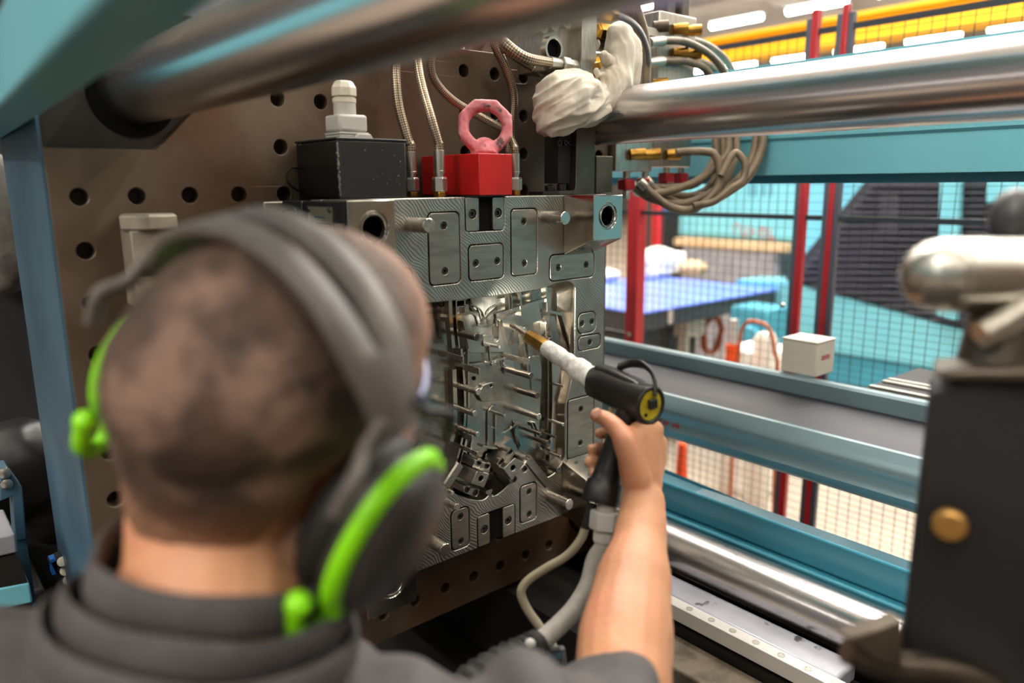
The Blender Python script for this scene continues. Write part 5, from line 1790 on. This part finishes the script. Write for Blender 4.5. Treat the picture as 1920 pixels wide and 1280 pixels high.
for S, E_, f1 in ((SHL, EL, 0.80), (SHR, ELB, 0.84)):
    mid = (NECK + V((0, 0, -0.05)) + S) / 2 + V((0, 0, 0.012 if S is SHL else -0.034))
    limb(sh_, [(NECK + V((0, 0, -0.05)), 0.067), (mid, 0.063), (S, 0.066)], 16, 3)
    sh_.tube(spline([S, S * 0.5 + E_ * 0.5, S * (1 - f1) + E_ * f1], 4), [0.066, 0.066, 0.066, 0.065, 0.064, 0.063, 0.063, 0.062, 0.061], 18)
limb(sh_, [(NECK + V((0, 0, -0.12)), 0.118), (NECK * 0.62 + HIP * 0.38, 0.142), (HIP + V((0, 0, 0.12)), 0.140), (HIP + V((0, 0, 0.0)), 0.146)], 20, 4)
limb(sh_, [(NECK + V((0, 0, -0.16)) - th * 0.08, 0.10), (NECK + V((0, 0, -0.16)) + th * 0.08, 0.10)], 16, 3)


def shirt_folds(p, nn):
    q = p - NECK
    s = q.dot(th)
    r = q.length
    w = math.sin((r * 50) + 3.0 * mnoise.noise(p * 7) + s * 8)
    return (0.0105 * w + 0.006 * mnoise.noise(p * 14)) * min(1, max(0, (r - 0.07) / 0.05))


part_me('shirt', remesh(sh_, 0.0042, 5, 'shirt', shirt_folds), M['shirt'], person)
for k, (off, rad, tall, lab) in enumerate(((0.004, 0.0735, 0.0135, 'ribbed collar band'), (-0.017, 0.083, 0.0125, 'second collar fold'), (-0.036, 0.094, 0.013, None))):
    xx = (th - nax * th.dot(nax)).normalized()
    yy = nax.cross(xx)
    pts, ups = [], []
    for i in range(48):
        a = 2 * math.pi * i / 48
        wob = 0.0025 * math.sin(3 * a + k) + 0.002 * math.sin(5 * a + 2 * k)
        pts.append(NB + nax * (off + wob) + (xx * math.cos(a) * 1.04 + yy * math.sin(a)) * (rad + wob))
        ups.append(xx * math.cos(a) + yy * math.sin(a))
    part('collar_band', MB().tube(pts, tall, 12, closed=True, flat=(0.36, 1.0), up=ups), M['shirt'], person, smooth=70, label=lab)
# trousers and shoes
tr = MB()
limb(tr, [(HIP + V((0, 0, 0.06)), 0.142), (HIP + V((0, 0, -0.05)), 0.150)], 18, 3)
KF = []
for s in (-1, 1):
    ft = HIP + th * (0.11 * s) + tf * (0.05 if s < 0 else -0.03)
    ft.z = 0.102
    kn = (HIP + ft) / 2 + tf * 0.02 + th * 0.02 * s
    limb(tr, [(HIP + th * (0.085 * s) + V((0, 0, -0.04)), 0.098), (kn, 0.068), (V((ft.x, ft.y, 0.12)), 0.056)], 16, 4)
    KF.append(ft)
part_me('trousers', remesh(tr, 0.008, 5, 'trousers', lambda p, nn: 0.005 * mnoise.noise(p * 18)), M['trousers'], person)
for ft in KF:
    s_ = MB()
    limb(s_, [(V((ft.x, ft.y, 0.067)) - tf * 0.03, 0.047), (V((ft.x, ft.y, 0.062)) + tf * 0.08, 0.046), (V((ft.x, ft.y, 0.052)) + tf * 0.17, 0.038)], 14, 3)
    me = remesh(s_, 0.006, 3, 'shoe')
    for v in me.vertices:
        v.co.z = max(v.co.z, 0.0125)
    part_me('shoe', me, M['shoe'], person)

# ------------------------------------------------------------------ earmuffs
em = thing('earmuffs', 'grey earmuffs with neon green trim worn on the worker\'s head', 'earmuffs', H(0, 0, 0.15))
BX, BZ, BYO, BXO = 0.115, 0.1325, 0.006, -0.003


def arc(t, dr=0.0):
    return (BXO + (BX + dr) * math.sin(t), (BZ + dr) * math.cos(t))


def strap(t0, t1, lo, hi, n=24, thick=0.0075):
    mb = MB()
    vs, fs = [], []
    for i in range(n + 1):
        t = t0 + (t1 - t0) * i / n
        l, h = lo(t), hi(t)
        xo, zo = arc(t, thick)
        xi, zi = arc(t, 0)
        xm, zm = arc(t, thick * 0.62)
        vs += [H(xi, BYO + l, zi), H(xi, BYO + h, zi), H(xm, BYO + h + 0.001, zm), H(xo, BYO + h - 0.003, zo), H(xo, BYO + l + 0.003, zo), H(xm, BYO + l - 0.001, zm)]
    for i in range(n):
        for j in range(6):
            fs.append((6 * i + j, 6 * i + (j + 1) % 6, 6 * i + 6 + (j + 1) % 6, 6 * i + 6 + j))
    fs += [tuple(range(6)), tuple(6 * n + j for j in reversed(range(6)))]
    return mb.add(vs, fs)


half_w = lambda t: 0.0265 if abs(t) < R_(40) else 0.0265 - 0.0125 * min(1, (abs(t) - R_(40)) / R_(34))
T1 = R_(44)
slit = lambda t: 0.0052 * max(0.0, 1 - (abs(t) / T1) ** 4)
part('headband', strap(-T1, T1, lambda t: -half_w(t), lambda t: -slit(t), 36), M['band'], em, smooth=50)
part('headband', strap(-T1, T1, lambda t: slit(t), lambda t: half_w(t), 36), M['band'], em, smooth=50)
for s in (-1, 1):
    part('band_end', strap(s * R_(43), s * R_(66), lambda t: -half_w(t), lambda t: half_w(t), 14), M['band'], em, smooth=50)
    x0, z0 = arc(R_(63), 0.004)
    x0 += -2 * BXO if s < 0 else 0
    for yy, zz in ((-0.052, 0.030), (0.050, 0.028)):
        P = [H(s * x0, BYO + yy * 0.25, z0 + 0.010), H(s * (x0 + 0.001), BYO + yy * 0.55, z0 - 0.006), H(s * 0.1135, BYO + yy * 0.9, 0.050), H(s * 0.112, BYO + yy * 1.04, zz)]
        part('fork_arm', MB().tube(spline(P, 6), [0.0062 if yy < 0 else 0.0042] * 19, 10, flat=(0.75, 1.0), up=ha), M['band'] if yy < 0 else M['cushion'], em, smooth=60)
    tilt = Matrix.Rotation(R_(-22), 3, 'X')
    cr = HROT @ tilt
    cc = H(s * 0.106, 0.006, -0.028)
    lx = lambda x, y, z: cc + cr @ V((s * x, y, z))
    # shell dome, cushion, seam ring
    cup = MB()
    N1, N2 = 40, 12
    vs, fs = [], []
    prof = [(-0.004, 0.97), (0.002, 1.0), (0.010, 0.99), (0.018, 0.93), (0.025, 0.82), (0.030, 0.64), (0.0335, 0.40), (0.035, 0.0)]
    for x, f in prof:
        for i in range(N1):
            a = 2 * math.pi * i / N1
            vs.append(lx(x, 0.0445 * f * math.copysign(abs(math.cos(a)) ** 0.85, math.cos(a)), 0.0575 * f * math.copysign(abs(math.sin(a)) ** 0.85, math.sin(a))))
    for j in range(len(prof) - 1):
        for i in range(N1):
            fs.append((j * N1 + i, j * N1 + (i + 1) % N1, (j + 1) * N1 + (i + 1) % N1, (j + 1) * N1 + i))
    fs.append(tuple(range(N1)))
    part('ear_cup', cup.add(vs, fs), M['muff'], em, smooth=60)
    pts = [lx(-0.015, 0.034 * math.cos(2 * math.pi * i / 30), 0.046 * math.sin(2 * math.pi * i / 30)) for i in range(30)]
    part('cushion', MB().tube(pts, 0.0145, 12, closed=True), M['cushion'], em, smooth=60)
    P, R2 = [], []
    for i in range(27):
        a = R_(52 + 8.2 * i)
        P.append(lx(0.010, 0.0462 * math.cos(a), 0.0592 * math.sin(a)))
        R2.append(0.0072 if 2 < i < 24 else 0.0055)
    part('green_trim', MB().tube(P, R2, 10, flat=(1.0, 0.8)), M['neon'], em, smooth=60, label='neon green rim of the ear cup')
    e = P[-1]
    P2 = [P[-5], lx(0.009, -0.022, -0.062), lx(0.006, -0.031, -0.072), lx(0.002, -0.046, -0.066), lx(0.0, -0.052, -0.054), lx(0.0, -0.054, -0.042)]
    part('green_hook', MB().tube(spline(P2, 5), 0.0066, 10), M['neon'], em, smooth=60, label='neon green hook under the ear cup')
    part('hook_end', MB().ball(P2[-1], 0.0086, 14, 10), M['neon'], em)

# ------------------------------------------------------------------ safety glasses
sg = thing('safety_glasses', 'clear safety glasses on the worker\'s face, glinting beside the right earmuff', 'glasses', H(0, 0.1, 0.01))
vs, fs = [], []
for i in range(25):
    a = R_(-68 + 136 * i / 24)
    for z in (-0.016, 0.0, 0.018, 0.030):
        for r in (0.086, 0.0842):
            vs.append(H(r * math.sin(a), 0.030 + r * 1.02 * math.cos(a), 0.006 + z))
for i in range(24):
    for j in range(3):
        q = i * 8 + j * 2
        fs += [(q, q + 2, q + 10, q + 8), (q + 1, q + 9, q + 11, q + 3)]
    q = i * 8
    fs += [(q, q + 8, q + 9, q + 1), (q + 6, q + 7, q + 15, q + 14)]
for q in (0, 24 * 8):
    for j in range(3):
        fs.append((q + 2 * j, q + 2 * j + 1, q + 2 * j + 3, q + 2 * j + 2))
part('lens', MB().add(vs, fs), M['glass'], sg, smooth=50)
P = [H(0.0865 * math.sin(R_(a)), 0.030 + 0.088 * math.cos(R_(a)), 0.037) for a in range(-68, 69, 8)]
part('brow_bar', MB().tube(P, 0.0032, 8), M['purple_lens'], sg, smooth=60)
for s in (-1, 1):
    part('temple', MB().tube(spline([H(s * 0.081, 0.060, 0.034), H(s * 0.082, 0.03, 0.028), H(s * 0.082, 0.0, 0.018)], 5), 0.003, 8, flat=(0.6, 1.4), up=ha), M['purple_lens'], sg, smooth=60)
    part('side_shield', MB().add([H(s * 0.083, 0.062, -0.008), H(s * 0.083, 0.062, 0.036), H(s * 0.083, 0.030, 0.030), H(s * 0.083, 0.030, 0.0),
                                 H(s * 0.0845, 0.062, -0.008), H(s * 0.0845, 0.062, 0.036), H(s * 0.0845, 0.030, 0.030), H(s * 0.0845, 0.030, 0.0)],
                                [(0, 1, 2, 3), (7, 6, 5, 4), (0, 4, 5, 1), (1, 5, 6, 2), (2, 6, 7, 3), (3, 7, 4, 0)]), M['glass'], sg)

# ================================================================== the blast gun
T = at(960, 609, Y=0.942)
F_ = at(1124, 718, D=1.062)
RR = at(1219, 758, D=0.962)
gun = thing('blast_gun', 'black blasting gun with a taped white barrel and yellow rear plate, held in the hand', 'spray gun', F_)
na = (F_ - T).normalized()
L_ = (F_ - T).length
part('nozzle', MB().closed_lathe(T, na, [(0, 0.0036), (0, 0.0052), (0.055, 0.0060), (0.055, 0.0036)], 20), M['pin'], gun)
part('brass_collar', MB().lathe(T + na * 0.052, na, [(0, 0.0085), (0.003, 0.0115), (0.056, 0.0128), (0.060, 0.0105)], 8), M['brass'], gun, bevel=0.001, smooth=20)
tp = []
tr_ = []
s0 = 0.108
rt = random.Random(4)
for k in range(22):
    t = s0 + (L_ - s0 + 0.010) * k / 21
    tp.append(T + na * t)
    tr_.append(0.0132 + 0.0042 * k / 21 + (rt.uniform(-0.0024, 0.0022) if 5 < k < 19 else 0.0))
part('tape_wrap', MB().tube(tp, tr_, 22), M['tape'], gun, smooth=50)
ba = (RR - F_).normalized()
bl = (RR - F_).length
bu = (UPV - ba * UPV.dot(ba)).normalized()
bs = ba.cross(bu)


def oval(sections, n=28, p=0.8):
    """loft along the gun's body: (distance, half width, half height, lift)."""
    mb = MB()
    vs, fs = [], []
    for t, hw, hh, lift in sections:
        c = F_ + ba * t + bu * lift
        for i in range(n):
            a = 2 * math.pi * i / n
            vs.append(c + bs * hw * math.copysign(abs(math.cos(a)) ** p, math.cos(a)) + bu * hh * math.copysign(abs(math.sin(a)) ** p, math.sin(a)))
    for j in range(len(sections) - 1):
        for i in range(n):
            fs.append((j * n + i, j * n + (i + 1) % n, (j + 1) * n + (i + 1) % n, (j + 1) * n + i))
    fs += [tuple(reversed(range(n))), tuple((len(sections) - 1) * n + i for i in range(n))]
    return mb.add(vs, fs)


part('gun_body', oval([(-0.012, 0.016, 0.019, 0), (-0.008, 0.0195, 0.0225, 0), (0.02, 0.0205, 0.0240, 0.001), (bl * 0.6, 0.0205, 0.0235, 0), (bl - 0.008, 0.0215, 0.0255, -0.001), (bl, 0.0215, 0.0255, -0.001)]), M['black'], gun, smooth=50)
part('body_ridge', oval([(0.0, 0.012, 0.010, 0.017), (0.03, 0.013, 0.011, 0.018), (bl * 0.75, 0.012, 0.010, 0.0165), (bl * 0.9, 0.010, 0.006, 0.016)], p=0.6), M['black'], gun, smooth=50)
rim = [RR + ba * 0.0006 + bs * 0.0195 * math.cos(2 * math.pi * i / 36) + bu * (0.0232 * math.sin(2 * math.pi * i / 36) - 0.001) for i in range(36)]
part('rear_rim', MB().tube(rim, 0.0030, 8, closed=True), M['black'], gun, smooth=60)
part('rear_plate', oval([(bl + 0.0004, 0.0168, 0.0200, -0.001), (bl + 0.0014, 0.0165, 0.0197, -0.001)], p=1.0), M['yellow_plate'], gun, label='yellow rear plate with a black square knob')
sq = Matrix((bs, ba, bu)).transposed() @ Matrix.Rotation(R_(12), 3, 'Y')
part('square_knob', MB().box(RR + ba * 0.0048 + bu * 0.002, (0.0125, 0.006, 0.0125), sq), M['black'], gun, bevel=0.0012)
part('plate_hole', MB().cyl(RR + ba * 0.0015 - bu * 0.0135 + bs * 0.006, RR + ba * 0.0020 - bu * 0.0135 + bs * 0.006, 0.0026, n=14), M['hole'], gun)
P = [at(1160, 688, D=1.03), at(1182, 681, D=1.0), at(1203, 683, D=0.982), at(1220, 696, D=0.970), at(1228, 716, D=0.962), at(1228, 742, D=0.958)]
part('hook_strap', MB().tube(spline(P, 6), 0.0060, 10, flat=(0.45, 1.0), up=-FWD * 0.3 + RGT), M['black'], gun, smooth=60)
GR = [(1182, 768, 0.995, 0.0170), (1168, 805, 1.000, 0.0175), (1152, 850, 1.000, 0.0180), (1140, 890, 0.998, 0.0200), (1132, 915, 0.996, 0.0225)]
mb = MB()
limb(mb, [(at(x, y, D=d), r) for x, y, d, r in GR], 22, 5)
g0, g1 = at(1134, 908, D=0.997), at(1126, 946, D=0.992)
ga = (g1 - g0).normalized()
part('grip', mb, M['black'], gun, smooth=60)
part('grip_skirt', MB().lathe(g0 - ga * 0.004, ga, [(0, 0.0232), (0.004, 0.0246), ((g1 - g0).length - 0.002, 0.0262), ((g1 - g0).length + 0.003, 0.0250), ((g1 - g0).length + 0.003, 0.020), ((g1 - g0).length - 0.003, 0.019), ((g1 - g0).length - 0.003, 0)], 32), M['black'], gun)
part('trigger', MB().tube(spline([at(1154, 752, D=1.03), at(1144, 772, D=1.035), at(1134, 796, D=1.03)], 5), 0.0052, 10, flat=(1.2, 0.7)), M['cable'], gun, smooth=60)
n0 = at(1138, 948, D=0.985)
n1 = at(1134, 994, D=0.985)
nx = (n1 - n0).normalized()
part('swivel_stem', MB().cyl(n0 - nx * 0.004, n0 + nx * 0.006, 0.0125, n=20), M['gun_hose'], gun)
part('hex_nut', MB().lathe(n0 + nx * 0.006, nx, [(0, 0.0185), (0.002, 0.0215), (0.024, 0.0215), (0.026, 0.0185)], 6, ref=W(0.4, 0, 1)), M['gland'], gun, bevel=0.0012, smooth=20)
c0_ = n0 + nx * 0.0322
part('coupling', MB().lathe(c0_, nx, [(0, 0.013), (0.004, 0.0155), (0.014, 0.0155), (0.017, 0.0125), (0.027, 0.0120)], 8), M['gland'], gun, bevel=0.001, smooth=20)

hs = thing('gun_hose', 'thick grey hose curving down from the gun handle into a black sleeve', 'hose', c0_)
P = [c0_ + nx * 0.022, at(1116, 1050, D=0.972), at(1104, 1096, D=0.958), at(1078, 1140, D=0.940), at(1044, 1176, D=0.920), at(1006, 1208, D=0.900), at(968, 1234, D=0.880)]
part('hose', MB().tube(spline(P, 8), 0.0122, 18), M['gun_hose'], hs, smooth=60)
P = [at(1012, 1203, D=0.903), at(985, 1224, D=0.888), at(945, 1246, D=0.868), at(900, 1272, D=0.845), at(860, 1305, D=0.825), at(830, 1360, D=0.80), at(820, 1480, D=0.78)]
Q = spline(P, 8)
rr_ = [0.0165 + 0.0022 * math.sin(i * 1.9) * (1 if i > 2 else 0) + min(0.005, i * 0.0004) for i in range(len(Q))]
part('black_sleeve', MB().tube(Q, rr_, 18), M['black_matte'], hs, smooth=60)
for px, py, d in ((962, 1226, 0.862), (994, 1206, 0.880)):
    p = at(px, py, D=d)
    part('stud', MB().ball(p, (0.0068, 0.0068, 0.0058), 12, 8), M['gland'], hs)
cb_ = thing('control_cable', 'thin khaki cable kinking down from the gun beside the grey hose', 'cable', at(1098, 985, D=1.0))
part('boot', MB().cyl(at(1110, 944, D=1.0), at(1098, 990, D=1.0), 0.0068, n=14), M['black'], cb_)
P = [at(1099, 984, D=1.0), at(1088, 1012, D=1.0), at(1062, 1042, D=0.995), at(1022, 1066, D=0.99), at(990, 1088, D=0.985), at(977, 1110, D=0.98), at(988, 1140, D=0.975), at(1010, 1172, D=0.965), at(1032, 1204, D=0.955), at(1044, 1226, D=0.95)]
part('cable', MB().tube(spline(P, 7), 0.0058, 12), M['cable'], cb_, smooth=60)
q = at(1042, 1230, D=0.948)
part('connector', MB().lathe(q, W(0.1, -1, 0.3), [(-0.012, 0.011), (-0.008, 0.0135), (0.014, 0.0135), (0.018, 0.009), (0.018, 0)], 10), M['grey_dark'], cb_, bevel=0.001, smooth=25)
part('blue_ring', MB().ring(at(1038, 1222, D=0.950), W(0.1, -1, 0.3), 0.0135, 0.0150, 0.007, 16), M['blue_side'], cb_)

# the gun's own work light at the nozzle
gl_ = bpy.data.lights.new('gun_light', 'SPOT')
gl_.energy = 5.5
gl_.spot_size = R_(112)
gl_.spot_blend = 0.7
gl_.shadow_soft_size = 0.008
gl_.color = (1.0, 0.97, 0.84)
go = bpy.data.objects.new('gun_light', gl_)
COL.objects.link(go)
go.location = at(1004, 622, Y=0.888)
go.rotation_euler = (at(962, 606, Y=1.0) - go.location).to_track_quat('-Z', 'Y').to_euler()


# ================================================================== left of the platen
solo('black_drape', MB().box2((-0.9, 3.3, 0.0), (0.9, 3.4, 2.6)), M['bed'], 'black curtain closing the view left of the platen', 'curtain')
P = [at(a, b, Y=1.9) for a, b in ((-60, 512), (46, 512), (62, 540), (128, 780))]
P += [V((P[-1].x, 1.9, 0.0125)), V((P[0].x, 1.9, 0.0125))]
solo('grey_cabinet', MB().prism([(p.x, p.z) for p in P], lambda u, v, t: V((u, 1.9 + 0.3 * t, v))), M['grey_dark'], 'dark grey cabinet front left of the blue platen edge', 'cabinet', bevel=0.006)
mb = MB()
limb(mb, [(at(-30, 330, Y=1.85), 0.05), (at(0, 400, Y=1.85), 0.06), (at(18, 470, Y=1.85), 0.055), (at(10, 520, Y=1.86), 0.035)], 14, 4)
me_thing('tarpaulin', remesh(mb, 0.008, 3, 'tarpaulin', lambda p, nn: 0.012 * (0.5 - abs(mnoise.noise(V((p.x * 22, p.y * 22, p.z * 7)))))), M['wrap'], 'crumpled grey tarpaulin hanging over the dark cabinet', 'tarpaulin')
mb = MB()
limb(mb, [(at(-20, 900, Y=1.8), 0.10), (at(60, 880, Y=1.8), 0.10), (at(110, 960, Y=1.8), 0.06)], 16, 4)
me_thing('black_sack', remesh(mb, 0.01, 4, 'black_sack', lambda p, nn: 0.02 * (0.5 - abs(mnoise.noise(p * 9)))), M['black'], 'black plastic sack bulging below the dark cabinet', 'sack')
solo('black_bench', MB().box2((-0.5, 1.62, 0.0125), (0.17, 1.89, 0.985)), M['bed'], 'black bench carrying the black sack, left of the platen', 'bench', bevel=0.01)
bk = thing('teal_bracket', 'small teal machine bracket at the far lower left', 'bracket', at(30, 950, Y=1.45))
for q in ([(0, 880), (14, 876), (42, 915), (50, 1010), (30, 1015), (24, 930), (0, 940)],):
    P = [at(a, b, Y=1.45) for a, b in q]
    part('arm', MB().prism([(p.x, p.z) for p in P], lambda u, v, t: V((u, 1.45 + 0.05 * t, v))), M['blue_side'], bk, bevel=0.002)
for px, py in ((8, 886), (12, 906)):
    p = at(px, py, Y=1.4498)
    part('bolt', MB().lathe(p, (0, -1, 0), [(0, 0.009), (0.006, 0.009), (0.008, 0.005), (0.008, 0)], 12), M['steel'], bk)
P = [at(a, b, Y=1.3) for a, b in ((-30, 1012), (28, 1000), (34, 1036), (-30, 1050))]
sx_ = thing('grey_housing', 'pale grey topped housing with a teal foot, bottom left corner', 'housing', (P[1].x, 1.3, 0.6))
part('top', MB().prism([(p.x, p.z) for p in P], lambda u, v, t: V((u, 1.3 + 0.12 * t, v))), M['grey_top'], sx_, bevel=0.003)
P = [at(a, b, Y=1.302) for a, b in ((-30, 1052), (34, 1038), (52, 1092), (-30, 1110))]
part('front', MB().prism([(p.x, p.z) for p in P], lambda u, v, t: V((u, 1.302 + 0.12 * t, v))), M['bed'], sx_)
P = [at(a, b, Y=1.30) for a, b in ((-30, 1108), (55, 1092), (62, 1130), (-30, 1150))]
part('foot', MB().prism([(p.x, p.z) for p in P], lambda u, v, t: V((u, 1.30 + 0.14 * t, v))), M['teal'], sx_, bevel=0.003)
zf = min(p.z for p in P)
part('pillar', MB().box2((P[0].x + 0.01, 1.31, 0.0125), (P[1].x, 1.43, zf - 0.0005)), M['bed'], sx_)
part('bracket_post', MB().box2((at(34, 1010, Y=1.45).x - 0.012, 1.455, 0.0125), (at(34, 1010, Y=1.45).x + 0.012, 1.495, at(40, 1000, Y=1.45).z)), M['blue_side'], bk)
cs = thing('connector_strip', 'black connector strip with three white sockets by the shirt collar', 'connector', at(118, 1072, Y=1.42))
a, b = at(104, 1042, Y=1.42), at(134, 1104, Y=1.42)
part('strip', MB().beam(a, b, 0.024, 0.03, (0, -1, 0)), M['black'], cs, bevel=0.002)
part('mount', MB().box2((min(a.x, b.x) + 0.004, 1.425, (a.z + b.z) / 2 - 0.02), (PL0 - 0.0045, 1.445, (a.z + b.z) / 2 + 0.02)), M['black'], cs) if a.x < PL0 - 0.02 else None
part('blue_cap', MB().box((a.x - 0.006, 1.415, a.z - 0.012), (0.008, 0.02, 0.028)), M['blue'], cs)
for px, py in ((117, 1053), (122, 1070), (128, 1087)):
    p = at(px, py, Y=1.403)
    part('socket', MB().lathe(p, (0, -1, 0.6), [(0, 0.0085), (0.004, 0.0085), (0.005, 0.006), (0.005, 0)], 16), M['gland_white'], cs)

# ================================================================== robot gripper in the right foreground
GD = 0.56
GA = YAW + R_(29)
gx = V((math.cos(GA), -math.sin(GA), 0))
gyv = V((math.sin(GA), math.cos(GA), 0))
gz = V((0, 0, 1))
GROT = Matrix((gx, gyv, gz)).transposed()
e0, e1 = at(1745, 712, D=GD), at(1697, 1200, D=GD)
gr = thing('robot_gripper', 'blurred black robot gripper block with a steel cylinder, right foreground', 'robot gripper', e1)
base = V((e0.x, e0.y, 0))


def GP(u, v, z):
    return base + gx * u + gyv * v + gz * z


zt, zb0 = e0.z, e1.z - 0.12
part('block', MB().prism([(0.0, zb0), (0.16, zb0), (0.16, zt + 0.012), (0.03, zt + 0.004), (0.0, zt - 0.01)], lambda u, v, t: GP(u, 0.06 * t, v)), M['black_matte'], gr, bevel=0.004)
part('ledge', MB().prism([(0.008, zt + 0.001), (0.16, zt + 0.016), (0.16, zt + 0.028), (0.02, zt + 0.012), (0.0, zt + 0.008)], lambda u, v, t: GP(u, -0.008 + 0.05 * t, v)), M['dark_steel'], gr, bevel=0.003)
q = at(1781, 986, D=GD - 0.004)
part('brass_disc', MB().lathe(q, -gyv, [(-0.006, 0.012), (0.001, 0.012), (0.003, 0.0095), (0.003, 0)], 24), M['tan'], gr)
q0, q1 = at(1722, 516, D=GD), at(2060, 516, D=GD)
cx_ = (q1 - q0).normalized()
part('cylinder', MB().lathe(q0, cx_, [(-0.012, 0.0), (-0.0095, 0.011), (-0.004, 0.019), (0.004, 0.0245), (0.014, 0.0272), (0.020, 0.0276), (0.021, 0.0266), (0.024, 0.0266), (0.025, 0.0276), (0.062, 0.0276), (0.063, 0.0266), (0.066, 0.0266), (0.067, 0.0276), (0.14, 0.0276)], 36), M['steel'], gr)
part('dark_knob', MB().ball(at(1900, 410, D=GD + 0.03), (0.018, 0.018, 0.024), 16, 10), M['grey_dark'], gr)
part('neck', MB().cyl(at(1880, 560, D=GD + 0.01), at(1862, 690, D=GD + 0.01), 0.020, 0.026, 24), M['dark_steel'], gr)
part('lever', MB().tube([at(1838, 628, D=GD - 0.02), at(1880, 606, D=GD - 0.02), at(1935, 570, D=GD - 0.02)], 0.0105, 12), M['steel'], gr, smooth=60)
part('side_rib', MB().prism([(0.082, zb0 + 0.1), (0.10, zb0 + 0.1), (0.10, zb0 + 0.19), (0.084, zb0 + 0.18)], lambda u, v, t: GP(u, -0.010 + 0.009 * t, v)), M['dark_steel'], gr, bevel=0.002)
P = [at(x, y, D=GD) for x, y in ((1586, 1196), (1640, 1180), (1695, 1160), (1692, 1262), (1640, 1240))]
mb = MB().add(P + [p + FWD * 0.02 for p in P], [(0, 1, 2, 3, 4), (9, 8, 7, 6, 5)] + [(i, (i + 1) % 5, 5 + (i + 1) % 5, 5 + i) for i in range(5)])
part('jaw', mb, M['dark_steel'], gr, bevel=0.002, label='grey steel jaw of the gripper')
P = [at(x, y, D=GD + 0.02) for x, y in ((1590, 1215), (1660, 1245), (1800, 1262), (1960, 1330))]
part('jaw_arm', MB().tube(spline(P, 5), 0.012, 12), M['dark_steel'], gr, smooth=60)

part('arm', MB().prism([(0.1602, zb0 + 0.06), (0.84, zb0 + 0.06), (0.84, zb0 + 0.16), (0.1602, zb0 + 0.16)], lambda u, v, t: GP(u, 0.004 + 0.052 * t, v)), M['dark_steel'], gr, bevel=0.004)
part('pedestal', MB().cyl(GP(0.70, 0.03, 0.7205), GP(0.70, 0.03, zb0 + 0.0595), 0.055, n=24), M['dark_steel'], gr)
